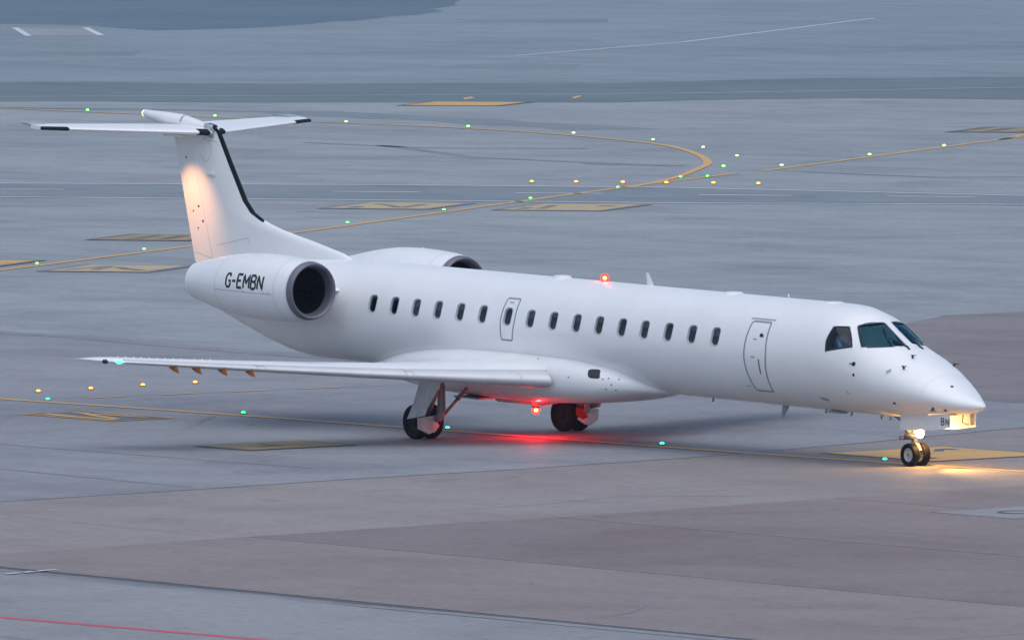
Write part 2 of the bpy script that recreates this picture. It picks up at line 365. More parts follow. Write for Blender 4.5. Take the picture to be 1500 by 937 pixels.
# painted lines
Z1 = .014
stripline('taxiway_line', [(-90, -2.2), (-60, -1.3), (-35.07, -.42), (-26.24, -.08), (-10.8, .02), (-3.7, .25), (.4, .5), (16, 1.6)], .26, Z1, G['yellow'], None, 8)
stripline('taxiway_line', [(-74, 14.6), (-88.68, 36.79), (-97.45, 49.76), (-103.63, 58.73), (-110.8, 68.7), (-119.64, 80.89), (-124.9, 88.3), (-132.31, 99.3)], .30, Z1, G['yellow'], None, 6)
stripline('taxiway_line', [(-133.32, 101.24), (-143.32, 115.6), (-154.51, 131.51), (-180, 168)], .30, Z1, G['yellow'], None, 6)
stripline('taxiway_line', [(-152, 128.2), (-158, 135), (-185, 170)], .25, Z1, G['yellow'])
stripline('taxiway_line', [(-225, 123.5), (-206, 122.6), (-186.03, 121.8), (-177.75, 121.5), (-168.52, 119.6), (-159.08, 116.3), (-152.71, 113.0), (-145.42, 108.2), (-140.4, 104.4), (-136.89, 101.2), (-129.99, 94.5), (-124.6, 88.3)], .32, Z1+.003, G['yellow'], None, 8)
stripline('edge_line', [(-172, 51.5), (-143.09, 74.68), (-131.99, 84.0), (-123.41, 89.6), (-108.85, 94.0), (-80, 111)], .42, Z1, G['whitep'])
stripline('edge_line', [(-160, 49), (-133.09, 67.71), (-121.02, 76.13), (-112.83, 81.4), (-104.06, 88.93), (-68, 106.5)], .42, Z1, G['whitep'])
for a, b_ in (((-138.5, 71.5), (-136.9, 73.1)), ((-129, 78.8), (-126.4, 80.6)), ((-123.6, 82.6), (-121.1, 84.4)), ((-117.9, 86.1), (-115.2, 88)), ((-112.5, 90), (-110, 91.8))):
    stripline('lane_dash', [a, b_], .40, Z1, G['whitep'])
stripline('edge_line', [(-225.6, 132.1), (-216.2, 144), (-207.7, 156.5), (-203.7, 173)], .26, Z1, G['whitep'])
stripline('stand_line', [(-262.3, 189.1), (-276.9, 211.4), (-310.3, 251.8)], .28, Z1, G['whitep'])
sheet('concrete_bay', [(-328.8, 205), (-313.2, 195), (-311.5, 198.6), (-325.8, 207.7)], .010, G['apron'])
stripline('stand_line', [(-328.8, 205), (-313.2, 195)], .36, Z1, G['whitep']); stripline('stand_line', [(-325.8, 207.7), (-311.5, 198.6)], .36, Z1, G['whitep'])
stripline('stand_line', [(5, -39.6), (18.8, -38.05), (22.3, -37.75), (25.7, -37.5), (45, -36)], .24, Z1, G['redp'])
stripline('stand_line', [(20.8, -40.6), (26.5, -40.2), (45, -39)], .06, Z1, G['tar2'])
for a, b_ in (((10.62, -32.2), (10.50, -31.85)), ((10.50, -31.72), (10.38, -31.45)), ((10.42, -31.4), (10.30, -30.85))):
    stripline('lane_dash', [a, b_], .14, .027, G['whitep'])
for y0 in (1.2, 3.2, 5.2, 7.2):
    stripline('hold_dash', [(-34.1+.05*y0, y0), (-34.1+.05*y0, y0+1.15)], .17, Z1, G['yellow'])
stripline('tar_seam', [(-34.5, -1), (-33.3, 12)], .05, .011, G['tar2'])
# painted information panels on the pavement
TX = Vector((-43.6, 62.7)).normalized()
def panel(o, dr, u0, u1, v0, v1, strokes, field='yellow2', border=.28, ink=None, outer=None, sw=.34):
    ink = ink or ('blackf' if field == 'faded' else 'blackp')
    dr = Vector(dr).normalized(); n_ = Vector((-dr.y, dr.x))
    L2 = lambda u, v: (o[0]+dr.x*u+n_.x*v, o[1]+dr.y*u+n_.y*v)
    rc = lambda g: [L2(u0+g, v0+g), L2(u1-g, v0+g), L2(u1-g, v1-g), L2(u0+g, v1-g)]
    base = sheet('taxiway_panel', rc(0), .017, G[outer or ink])
    z = .020
    if outer: sheet('panel_border', rc(.13), z, G['blackp'], base); z += .003
    else: sheet('panel_field', rc(border), z, G[field], base); z += .003
    for st in strokes:
        stripline('painted_stroke', [L2(*q) for q in st], sw, z, G['yellow2' if outer else ink], base); z += .003
panel((-117, 72), TX, -1.35, 3.9, -2.05, 1.9, [[(2.5, 1.05), (1.51, .27), (-.2, -.6)], [(-.3, -.75), (2.5, -.62)], [(-.5, .95), (.4, .9)]], field='faded')
panel((-113, 74), TX, -.85, 4.8, -3.7, .25, [[(.3, -1.15), (3.3, -.70)], [(.2, -.52), (1.3, -.46)], [(2.7, -2.45), (3.3, -2.8)]], field='faded')
panel((-86, 38.5), TX, -.42, 4.0, -1.65, 1.9, [[(.5, 1.3), (3.0, .78)], [(.7, .45), (2.6, .70)], [(2.4, .3), (1.43, -.25), (.6, -1.1)]], sw=.30, field='faded')
panel((-91.9, 37.2), TX, -.42, 4.0, -1.65, 1.9, [[(.5, 1.0), (3.0, 1.0)]])
panel((-102.2, 51.7), TX, -.42, 4.0, -1.65, 1.9, [[(.5, .6), (3.0, .6)], [(.5, -.4), (3.0, -.2)]], field='dim')
panel((-30, -3.5), (1, 0), 0, 3.75, -.1, 1.75, [[(.45, .38), (1.83, .22), (3.4, .24)], [(.45, 1.15), (.9, 1.12), (1.9, .76), (3.2, .45)], [(1.3, 1.12), (3.25, 1.22)]], outer='yellow2', sw=.20)
panel((-18, -7.5), (1, 0), .2, 2.35, 0, 2.95, [[(.6, 1.5), (1.5, 1.45)], [(1.5, .9), (1.3, 1.4)]], field='dim', border=.16, sw=.16)
panel((-7, 1.0), (1, 0), .2, 4.0, .1, 3.62, [[(.9, 2.9), (1.5, 2.35)], [(.9, 3.0), (1.3, 3.0)], [(2.6, .7), (3.3, .75)]], border=.13, sw=.22)
panel((-203, 137.5), (-2.9, 3.9), -.5, 5.0, -4.5, .2, [], border=.3)
panel((-160.4, 133.4), TX, -1, 5.5, -2.8, .6, [[(.5, -.9), (4, -.9)]], field='dim', border=.6, sw=.6)
sheet('painted_stroke', [(-209.2, 145.45), (-210.5, 146.9), (-208.8, 145.8), (-207.6, 144.3)], .012, G['yellow'])
sheet('painted_stroke', [(-206.5, 149.4), (-208.6, 151.5), (-207, 150.3), (-204.95, 148.3)], .012, G['yellow'])
# manhole in its pale concrete collar
mh = bpy.data.objects.new('manhole', None); C.objects.link(mh); mh.location = (10.35, -7.75, .0)
tag(mh, 'round manhole cover set in a pale concrete square right of the jet', 'manhole')
b = MB(False); b.box((-1.25, -1.2, .002), (1.25, 1.2, .030)); b.build('concrete_collar', G['edge'], mh, False)
b = MB(False); b.rev([(.031, .34), (.040, .34), (.040, .43), (.031, .43)], (0, 0, 0), 'z', 28); b.build('rim', G['tar'], mh)
b = MB(False); b.rev([(.031, .33), (.036, .32), (.036, .001)], (0, 0, 0), 'z', 28); b.build('cover', G['edge'], mh)

# ------------------------------------------------------------------ ground lights
def ground_light(x, y, lens, label, cat, group, zf=.016, sc=1.0):
    root = bpy.data.objects.new('taxiway_light', None); C.objects.link(root); root.location = (x, y, zf); root.scale = (sc, sc, sc)
    tag(root, label, cat, group)
    for nm, mesh in (('base', BASE_ME), ('lens', LENS_ME[lens])):
        o = bpy.data.objects.new(nm, mesh); C.objects.link(o); o.parent = root
def lm(name, prof, m_):
    b = MB(False); b.rev(prof, (0, 0, 0), 'z', 16); o = b.build(name, m_, None); me = o.data; bpy.data.objects.remove(o); return me
BASE_ME = lm('base', [(0, .080), (.010, .077), (.016, .066), (.018, .001)], M['fixture'])
LENS_ME = {k: lm('lens', [(.018, .050), (.034, .049), (.050, .038), (.058, .018), (.060, .001)], M[k]) for k in ('green', 'greenw', 'teal', 'amber')}
ORD = ['first', 'second', 'third', 'fourth', 'fifth', 'sixth', 'seventh', 'eighth', 'ninth', 'tenth']
g_ = 'green lights along the yellow line under the jet'
for (x, y), lb in zip(((-33.9, .0), (-26.55, .27), (-18.92, .32), (-11.31, .39), (-3.96, .60)),
        ('teal green ground light at the far left end of the near yellow line', 'teal green ground light on the yellow line below the near wing',
         'teal green ground light just right of the near main wheels', 'green ground light on the yellow line below the front cabin',
         'teal green ground light just left of the nose wheels')):
    ground_light(x, y, 'teal', lb, 'ground light', g_, sc=1.0)
g_ = 'amber lights below the near wing tip'
for (x, y), i in zip(((-36.75, 1.73), (-36.84, 3.31), (-37.17, 5.06), (-37.26, 6.66)), range(4)):
    ground_light(x, y, 'amber', ('leftmost' if i == 0 else 'rightmost' if i == 3 else ORD[i]+' from the left')+' of the four amber ground lights below the near wing tip', 'ground light', g_)
g_ = 'amber lights in a row across the far taxiway'
for (x, y), i in zip(((-130.48, 88.62), (-129.2, 89.6), (-127.76, 90.55), (-126.5, 91.5), (-125.06, 92.46), (-123.6, 93.3)), range(6)):
    ground_light(x, y, 'amber', ('leftmost' if i == 0 else 'rightmost' if i == 5 else ORD[i]+' from the left')+' of the six amber ground lights across the far taxiway', 'ground light', g_, sc=1.35)
g_ = 'green lights along the straight far yellow line'
for (x, y), lb, k in zip(((-90.81, 39.6), (-96.38, 47.48), (-107.53, 63.48), (-113.49, 71.87), (-119.09, 79.79), (-124.5, 87.78), (-129.9, 95.9), (-130.9, 96.9)),
        ('green ground light near the left edge on the far yellow line', 'green ground light on the far yellow line left of the fin',
         'green ground light on the far yellow line just right of the fin', 'green ground light beside the left far yellow panel',
         'green ground light above the right far yellow panel', 'green ground light under the third far amber light',
         'small green ground light where the curved line joins, left one', 'small green ground light where the curved line joins, right one'), range(8)):
    ground_light(x if k < 6 else (-130.28 if k == 6 else -130.22), y if k < 6 else (95.13 if k == 6 else 96.3), 'green', lb, 'ground light', g_, sc=1.1)
g_ = 'green lights along the curved yellow line'
CV = ((-206.44, 123.31), (-196.38, 122.7), (-186.57, 122.22), (-178.41, 122.3), (-169.15, 120.5), (-160.88, 118), (-152.97, 114.2), (-145.03, 109.5), (-137.2, 102.6))
for (x, y), i in zip(CV, range(9)):
    ground_light(x, y, 'greenw', ('leftmost' if i == 0 else 'last' if i == 8 else ORD[i])+(' green ground light of the curved yellow line' if i == 0 else ' green ground light along the curved yellow line from the left'), 'ground light', g_, sc=1.25)
g_ = 'green lights on the far right yellow line'
for (x, y), lb in zip(((-136.42, 104.69), (-142.6, 113.9), (-147.97, 121.99)), ('leftmost', 'middle', 'rightmost')):
    ground_light(x, y, 'greenw', lb+' of the three green lights on the far right yellow line', 'ground light', g_, sc=1.25)

# ================================================================== the aircraft
PITCH = R(1.207)
air = bpy.data.objects.new('regional_jet', None); C.objects.link(air)
air.location = OFF; air.rotation_euler = (0, PITCH, 0); air.empty_display_size = 2
tag(air, 'white twin engine regional jet with T-tail taxiing with red beacons lit', 'airplane')
# ---- fuselage surface: x, top, bottom, half width
TAB = [(0, 1.685, 1.685, 0), (-.03, 1.745, 1.64, .075), (-.11, 1.787, 1.598, .14), (-.37, 1.893, 1.537, .315), (-.79, 2.09, 1.479, .562), (-1.31, 2.363, 1.427, .781), (-1.94, 2.668, 1.369, .953), (-2.37, 2.83, 1.332, 1.008), (-2.69, 2.955, 1.319, 1.027), (-3.16, 3.266, 1.312, 1.058), (-3.54, 3.449, 1.312, 1.105), (-3.96, 3.567, 1.311, 1.131), (-4.5, 3.598, 1.311, 1.143), (-5.2, 3.601, 1.311, 1.145), (-8, 3.601, 1.311, 1.145), (-14, 3.601, 1.311, 1.145), (-20.3, 3.601, 1.311, 1.145), (-21.5, 3.585, 1.315, 1.13), (-22.9, 3.54, 1.315, 1.05), (-23.75, 3.50, 1.385, .96), (-24.62, 3.44, 1.55, .85), (-25.49, 3.36, 1.77, .72), (-26.28, 3.27, 1.98, .59), (-27.2, 3.14, 2.24, .41), (-28.0, 2.97, 2.48, .24), (-28.25, 2.88, 2.58, .14)]
def pchip(T, V):
    n = len(T); h = [T[i+1]-T[i] for i in range(n-1)]; dd = [(V[i+1]-V[i])/h[i] for i in range(n-1)]
    mm = [dd[0]]+[0]*(n-2)+[dd[-1]]
    for i in range(1, n-1):
        if dd[i-1]*dd[i] > 0:
            w1 = 2*h[i]+h[i-1]; w2 = h[i]+2*h[i-1]; mm[i] = (w1+w2)/(w1/dd[i-1]+w2/dd[i])
    def f(t):
        t = min(max(t, T[0]), T[-1]); i = 0
        while i < n-2 and t > T[i+1]: i += 1
        s = (t-T[i])/h[i]
        return V[i]*(1+2*s)*(1-s)**2+mm[i]*h[i]*s*(1-s)**2+V[i+1]*s*s*(3-2*s)+mm[i+1]*h[i]*s*s*(s-1)
    return f
_T = [math.sqrt(-r[0]) for r in TAB]
f_top, f_bot, f_wid = [pchip(_T, [r[k] for r in TAB]) for k in (1, 2, 3)]
_cache = {}
def sec(x):
    k = round(x, 5)
    if k not in _cache:
        t = math.sqrt(max(-x, 0)); tp, bt, wd = f_top(t), f_bot(t), f_wid(t); _cache[k] = ((tp+bt)/2, (tp-bt)/2, wd)
    return _cache[k]
def fus(x, a, off=0):                     # a = 0 starboard side, pi/2 crown; off > 0 outwards
    zm, hz, wd = sec(x)
    return (x, -(wd+off)*math.cos(a), zm+(hz+off)*math.sin(a))
def fus_n(x, a):
    e = 1e-3; x = min(x, -.004)
    du = Vector(fus(x-e, a)) - Vector(fus(min(x+e, -1e-4), a)); dv = Vector(fus(x, a+e)) - Vector(fus(x, a-e))
    n = du.cross(dv)
    if n.length < 1e-12: return Vector((1, 0, 0))
    n.normalize(); zm, hz, wd = sec(x)
    if n.dot(Vector((.2 if x > -2 else 0, -math.cos(a), math.sin(a)))) < 0: n = -n
    return n
def rrect(cx, ca, w_, h_, r_, n=4):       # rounded rectangle in (x, angle); h_, r_ in metres along the skin
    k = 1.145; out = []
    for sx, sy, a0 in ((1, 1, 0), (-1, 1, 90), (-1, -1, 180), (1, -1, 270)):
        for i in range(n+1):
            t = R(a0+90*i/n); out.append((cx+sx*(w_/2-r_)+r_*math.cos(t), ca+(sy*(h_/2-r_)+r_*math.sin(t))/k))
    return out
WX = [-19.825, -19.03, -18.23, -17.43, -16.62, -15.806, -14.9, -14.089, -13.28, -12.45, -11.66, -10.86, -10.07, -9.245, -8.43, -7.621]
holes = []                                # (kind, polygon, side)
for x in WX:
    for sd_ in (0, 1):
        p = rrect(x, .268, .275, .385, .095); holes.append(('window', p if sd_ == 0 else [(q, PI-a) for q, a in p][::-1], sd_))
def rounded(poly, r_=.16, n=3):           # round the corners of a polygon in (x,a)
    out = []; N = len(poly)
    for i in range(N):
        p0, p1, p2 = [Vector((q[0], q[1])) for q in (poly[i-1], poly[i], poly[(i+1) % N])]
        a = p1+(p0-p1)*r_; b_ = p1+(p2-p1)*r_
        for k in range(n+1):
            t = k/n; q = a*(1-t)**2+p1*2*t*(1-t)+b_*t*t; out.append((q.x, q.y))
    return out
side_p = rounded([(-3.955, .715), (-3.545, .865), (-3.185, .50), (-3.925, .178), (-3.985, .40)], .10)
front_p = rounded([(-3.445, .95), (-3.20, 1.50), (-2.47, 1.485), (-2.40, 1.33), (-3.02, .605)], .07)
mir = lambda p: [(x, PI-a) for x, a in p][::-1]
for p in (side_p, mir(side_p)): holes.append(('side_window', p, int(p[0][1] > 1.57)))
for p in (front_p, mir(front_p)): holes.append(('windscreen', p, int(p[0][1] > 1.57)))
def inside(pt, poly):
    x, y = pt; c = False; j = len(poly)-1
    for i in range(len(poly)):
        xi, yi = poly[i]; xj, yj = poly[j]
        if (yi > y) != (yj > y) and x < (xj-xi)*(y-yi)/(yj-yi)+xi: c = not c
        j = i
    return c
def skin_mesh(name, xs, off, m_, parent, hol, nseg=96):
    """the fuselage skin, triangulated round real openings"""
    A = [-PI/2+2*PI*k/nseg for k in range(nseg+1)]
    bb = [(min(q[0] for q in p)-.03, max(q[0] for q in p)+.03, min(q[1] for q in p)-.03, max(q[1] for q in p)+.03, p) for _, p, _ in hol]
    V, E_ = [], []
    for x in xs:
        for a in A:
            bad = False
            for b0, b1, c0, c1, p in bb:
                if b0 < x < b1 and c0 < a < c1:
                    if inside((x, a), p) or min((x-q[0])**2+(a-q[1])**2 for q in p) < .025**2: bad = True; break
            if not bad: V.append(Vector((x, a)))
    for _, p, _ in hol:
        b0 = len(V); V += [Vector(q) for q in p]; n = len(p); E_ += [(b0+i, b0+(i+1) % n) for i in range(n)]
    vo, eo, fo, *_r = delaunay_2d_cdt(V, E_, [], 0, 1e-6)
    keep = []
    for f in fo:
        c = sum((vo[i] for i in f), Vector((0, 0)))/len(f); hit = False
        for b0, b1, c0, c1, p in bb:
            if b0 < c.x < b1 and c0 < c.y < c1 and inside(c, p): hit = True; break
        if not hit: keep.append(f)
    P = [Vector(fus(v.x, v.y, off))-OFF for v in vo]
    me = bpy.data.meshes.new(name); me.from_pydata(P, [], [tuple(f) for f in keep])
    nr = [fus_n(v.x, v.y)*(1 if off >= 0 else -1) for v in vo]
    fl = []
    for p in me.polygons:
        fl.append(p.normal.dot(nr[p.vertices[0]]))
    if sum(1 for q in fl if q < 0) > len(fl)/2: me.flip_normals()
    o = link(name, me, m_, parent)
    me.normals_split_custom_set_from_vertices([tuple(q) for q in nr])
    return o
xs = [-(0.02+.155*i)**2 for i in range(13)]
xs += [-4.06+(-.115)*i for i in range(int((20.6-4.06)/.115)+1)]
x = xs[-1]
while x > -28.1: x -= .16; xs.append(max(x, -28.24))
fuse = skin_mesh('fuselage', xs, 0, M['white'], air, holes)
skin_mesh('cabin_lining', [q for q in xs if -20.5 < q < -1.6], -.07, M['lining'], air, holes, 64)
b = MB(); b.loft([[fus(-20.4, R(k*10), -.06) for k in range(36)], [fus(-20.45, R(k*10), -.06) for k in range(36)]]); b.build('rear_bulkhead', M['lining'], air)
b = MB(); b.loft([[fus(-4.75, R(k*10), -.06) for k in range(36)], [fus(-4.80, R(k*10), -.06) for k in range(36)]]); b.build('cockpit_bulkhead', M['cockpit'], air)
b = MB(); b.box((-20.4, -.84, 1.80), (-3.0, .84, 1.84)); b.build('cabin_floor', M['lining'], air)
b = MB(); b.add([(-2.75, -.9, 2.10), (-2.75, .9, 2.10), (-2.75, .8, 2.66), (-2.75, -.8, 2.66), (-2.45, -.75, 2.10), (-2.45, .75, 2.10), (-2.5, .6, 2.70), (-2.5, -.6, 2.70)], [(0, 1, 2, 3), (7, 6, 5, 4), (3, 2, 6, 7), (0, 4, 5, 1), (0, 3, 7, 4), (1, 5, 6, 2)]); b.build('instrument_panel', M['cockpit'], air, False)
b = MB(); b.loft([[fus(-28.25, R(k*15), -.004) for k in range(24)], [fus(-28.20, R(k*15), -.06) for k in range(24)]]); b.build('exhaust_pipe', M['dark'], fuse)
for kind, p, s_ in holes:
    b = MB(); n = len(p); cx, ca = sum(q[0] for q in p)/n, sum(q[1] for q in p)/n
    sc_ = lambda k: [(cx+(x-cx)*k, ca+(a-ca)*k) for x, a in p]
    ex = 1.10 if kind == 'window' else 1.045
    o1 = [fus(x, a, .004) for x, a in sc_(ex)]; o2 = [fus(x, a, .006) for x, a in sc_(1.0)]; i1 = [fus(x, a, -.05) for x, a in sc_(.97)]
    o0 = [fus(x, a, -.004) for x, a in sc_(ex)]; i2 = [fus(x, a, -.05) for x, a in sc_(.90 if kind == 'window' else .96)]
    b.loft([o0, o1, o2, i1, i2], True, False)
    fr = b.build(kind, M['rim' if kind == 'window' else 'white'], fuse, True, 40)
    b = MB(); dp = -.040 if kind == 'window' else -.012
    k_ = .985
    rings = [[fus(x, a, dp) for x, a in sc_(k_*q)] for q in (1, .66, .33)] + [[fus(cx, ca, dp)]*n]
    b.loft(rings, True, False)
    gl = b.build('pane', M['glass' if kind == 'window' else 'wglass' if kind == 'windscreen' else 'sglass'], fr)
    if kind == 'window' and s_ == 0:
        lev = {0: .15, 1: .1, 2: .75, 3: .9, 4: .65, 5: .3, 7: .8, 8: .45, 9: .7, 10: .55, 12: .6, 14: .5, 15: .85}.get(WX.index(min(WX, key=lambda q: abs(q-cx))), 0)
        if lev:
            at = max(a for x, a in p); ab = at-(at-min(a for x, a in p))*lev*.55; b = MB()
            b.loft([[fus(cx-.16, at-(at-ab)*k/6, -.062) for k in range(7)], [fus(cx+.16, at-(at-ab)*k/6, -.062) for k in range(7)]], False, False); b.build('blind', M['blind'], fr)
    if kind != 'window':
        b = MB(); ribbon(fus, sc_(.965), .075 if kind == 'windscreen' else .04, -.009, b, True, .08); b.build('seal', M['dark'], fr)
# ---- doors
def surf_patch(poly, off, m_, name, parent, n=10):
    b = MB(); N = len(poly); cx, ca = sum(q[0] for q in poly)/N, sum(q[1] for q in poly)/N
    rings = [[fus(cx+(x-cx)*k, ca+(a-ca)*k, off) for x, a in poly] for k in [1-i/n for i in range(n)]]+[[fus(cx, ca, off)]*N]
    b.loft(rings, True, False); return b.build(name, m_, parent, True, 60)
def dense(poly, st=.07):
    out = []
    for i, a in enumerate(poly):
        c = poly[(i+1) % len(poly)]; k = max(1, int(math.hypot(a[0]-c[0], a[1]-c[1])/st))
        out += [(a[0]+(c[0]-a[0])*j/k, a[1]+(c[1]-a[1])*j/k) for j in range(k)]
    return out
def door(poly, parent, name='service_door', w_=.045):
    pl = dense(rounded(poly, .10))
    rib = MB(); ribbon(fus, pl, w_, .0025, rib, True, .1); o = rib.build(name, M['seal'], parent, True, 60)
    return o
sv = door([(-6.56, .64), (-5.93, .64), (-5.86, .05), (-5.95, -.76), (-6.52, -.76), (-6.60, -.05)], fuse)
b = MB(); ribbon(fus, [(-6.10, -.08), (-6.10, -.36)], .03, .006, b); b.build('handle', M['black'], sv)
b = MB(); b.rev([(0, .065), (.006, .06), (.006, .001)], (0, 0, 0), 'y', 16); b.v = [tuple(Vector((x, -y, z))+Vector(fus(-6.085, .35, .001))+Vector((0, 0, 0))+Vector((0, 0, .0))) for x, y, z in [tuple(Vector(q)+OFF) for q in b.v]]
b.v = [tuple(Vector(q)-OFF) for q in b.v]; b.build('peep_window', M['black'], sv)
b = MB(); ribbon(fus, [(-6.36, -.05), (-6.24, -.05)], .03, .005, b); b.build('latch', M['grey'], sv)
b = MB(); ribbon(fus, [(-6.33, .285), (-6.22, .285)], .03, .004, b); b.build('placard', M['grey'], sv)
b = MB(); ribbon(fus, [(-6.66, .70), (-5.84, .70)], .028, .012, b); b.build('rain_gutter', M['line'], fuse)
b = MB(); ribbon(fus, [(-6.8, -.66), (-6.6, -.66)], .02, .004, b); b.build('kick_strip', M['line'], fuse)
ow = door([(-15.11, .64), (-14.66, .64), (-14.63, .20), (-14.70, -.19), (-15.09, -.19), (-15.13, .20)], fuse, 'overwing_exit', .042)
b = MB(); ribbon(fus, [(-14.98, .55), (-14.82, .55)], .03, .004, b); b.build('placard', M['grey'], ow)
# faint skin joints
b = MB()
for x in (-1.18, -4.35, -7.2, -9.66, -13.7, -16.2, -18.65, -21.35):
    ribbon(fus, [(x, -1.2+.1*k) for k in range(56)], .007, .0012, b)
b.build('skin_joint', M['white2'], fuse)
# ---- small fittings on the skin
def probe(x, a, kind):
    p = Vector(fus(x, a)); n = fus_n(x, a); b = MB()
    if kind == 'probe': b.tube([p-n*.01, p+n*.06], [.028, .016], 8); b.tube([p+n*.055+Vector((-.05, 0, 0)), p+n*.06+Vector((.11, 0, 0))], [.014, .009], 6)
    elif kind == 'vane': b.tube([p-n*.01, p+n*.012], .045, 12); b.tube([p+n*.01, p+n*.03, p+n*.03+Vector((-.13, 0, .0))], [.02, .014, .006], 6)
    elif kind == 'port': b.tube([p-n*.01, p+n*.006], .035, 12)
    return b.build({'probe': 'pitot_probe', 'vane': 'vane_sensor', 'port': 'static_port'}[kind], M['black'], fuse)
for x, a, k in ((-3.05, .205, 'vane'), (-3.03, -.033, 'port'), (-1.936, 1.20, 'probe'), (-1.82, .754, 'probe'), (-1.95, -.543, 'port'), (-1.0, -.578, 'probe'), (-.75, -.68, 'port'), (-.81, 1.21, 'port'), (-1.82, PI-.754, 'probe')): probe(x, a, k)
b = MB(); ribbon(fus, [(-3.36, -.50), (-3.20, -.50)], .10, .004, b); b.build('access_panel', M['grey'], fuse)
b = MB(); ribbon(fus, [(-4.42, -.80), (-4.18, -.84)], .09, .003, b); b.build('vent', M['grey'], fuse)
b = MB(); ribbon(fus, [(-2.13, .40), (-2.04, .53)], .08, .002, b); b.build('placard', M['line'], fuse)
def blade(x, z0, h_, c0, c1, sweep, name, y=0, th=.018, m_='white'):
    b = MB(); s_ = 1 if h_ > 0 else -1
    b.loft([[(x+c0/2, y, z0), (x, y+th, z0), (x-c0/2, y, z0), (x, y-th, z0)], [(x+c1/2-sweep, y, z0+h_), (x-sweep, y+th*.6, z0+h_), (x-c1/2-sweep, y, z0+h_), (x-sweep, y-th*.6, z0+h_)]])
    return b.build(name, M[m_], fuse)
blade(-11.25, 3.57, .30, .26, .10, .14, 'blade_antenna')
blade(-6.5, 3.58, .11, .07, .04, .03, 'blade_antenna')
blade(-6.55, 1.33, -.29, .26, .10, .13, 'blade_antenna', m_='grey')
for x, h_ in ((-8.4, .028), (-14.4, .05), (-5.0, .012)):
    b = MB(); b.rev([(3.58, .22), (3.60+h_*.6, .20), (3.60+h_, .12), (3.60+h_*1.05, .001)], (x, 0, 0), 'z', 20); b.build('antenna_dome', M['white'], fuse)
for x in (-5.05, -4.2, -3.2, -2.9, -8.9):
    b = MB(); b.tube([(x, -.12, 1.33), (x-.02, -.12, 1.24)], [.03, .018], 8); b.build('drain_mast', M['grey'], fuse)
b = MB(); b.box((-4.75, -.32, 1.285), (-4.35, -.10, 1.33)); b.build('belly_antenna', M['grey'], fuse, False)
# ---- windscreen wipers
for s_ in (-1, 1):
    p0 = Vector(fus(-2.33, PI/2+s_*.16, .02)); p1 = Vector(fus(-2.78, PI/2+s_*.30, .03)); p2 = Vector(fus(-3.05, PI/2+s_*.22, .022)); p3 = Vector(fus(-2.55, PI/2+s_*.40, .022))
    b = MB(); b.tube([Vector(fus(-2.24, PI/2+s_*.19, -.01)), p0, p1], [.03, .02, .014], 8); b.tube([p2, p3], .012, 6); b.build('wiper', M['black'], fuse)

# ---- wing to body fairing
FX = [(-10.1, .10, 1.38, 1.335), (-10.4, .60, 1.55, 1.30), (-10.8, .96, 1.72, 1.245), (-11.3, 1.22, 1.86, 1.15), (-11.9, 1.36, 1.95, 1.05), (-12.6, 1.41, 2.02, .975), (-13.6, 1.42, 2.06, .91), (-15.1, 1.43, 2.07, .87), (-16.4, 1.41, 2.05, .87), (-17.5, 1.34, 1.98, .90), (-18.6, 1.19, 1.85, .97), (-19.4, 1.00, 1.69, 1.06), (-20.1, .74, 1.52, 1.15), (-20.7, .40, 1.40, 1.24), (-21.0, .10, 1.36, 1.29)]
_ft = [-r[0] for r in FX]; ff = [pchip(_ft, [r[k] for r in FX]) for k in (1, 2, 3)]
def fair(x, a, off=0):
    W_, T_, B_ = [f(-x) for f in ff]; zc = B_+(T_-B_)*.48; c, s_ = math.cos(a), math.sin(a)
    pw = lambda v, e: math.copysign(abs(v)**e, v)
    return (x, -(W_+off)*pw(c, .64), zc+((T_-zc if s_ > 0 else zc-B_)+off)*pw(s_, .80))
b = MB(); b.loft([[fair(-10.1-.13625*i, 2*PI*k/56) for k in range(56)] for i in range(81)]); fairing = b.build('belly_fairing', M['white'], air, True, 60)
def fair_a(x, z):                         # section angle of the fairing at height z
    W_, T_, B_ = [f(-x) for f in ff]; zc = B_+(T_-B_)*.48; k = (z-zc)/((T_-zc) if z > zc else (zc-B_))
    return math.asin(math.copysign(min(abs(k), .98)**(1/.80), k))
b = MB(); N_ = 24; rings = []
for q in (1, .66, .33, .001):
    ring = []
    for k in range(N_):
        c, t = math.cos(2*PI*k/N_), math.sin(2*PI*k/N_); X = -11.66+q*.16*math.copysign(abs(c)**.5, c); Zz = 1.705+q*.092*math.copysign(abs(t)**.5, t)
        X -= .9*(Zz-1.705); ring.append(fair(X, fair_a(X, Zz), .004))
    rings.append(ring)
b.loft(rings, True, False); b.build('air_inlet', M['black'], fairing)
for x, z in ((-13.72, 1.9), (-12.35, 1.6), (-11.36, 1.61), (-11.24, 1.63), (-11.02, 1.62), (-11.14, 1.50), (-11.28, 1.40), (-11.06, 1.39)):
    p = Vector(fair(x, fair_a(x, z))); b = MB(); b.tube([p+Vector((0, .02, 0)), p+Vector((0, -.008, 0))], .015, 8); b.build('drain_port', M['black'], fairing)
b = MB(); b.plate([(-14.2, -.05, .90), (-15.0, -.05, .75), (-16.6, -.05, .74), (-17.1, -.05, .92)], (0, .10, 0)); b.build('keel_fin', M['grey'], fairing, False)
b = MB(); b.box((-16.8, -1.12, .87), (-15.9, -.66, .905)); b.build('gear_bay_door', M['steel'], fairing, False)
b = MB(); b.box((-16.8, .66, .87), (-15.9, 1.12, .905)); b.build('gear_bay_door', M['steel'], fairing, False)

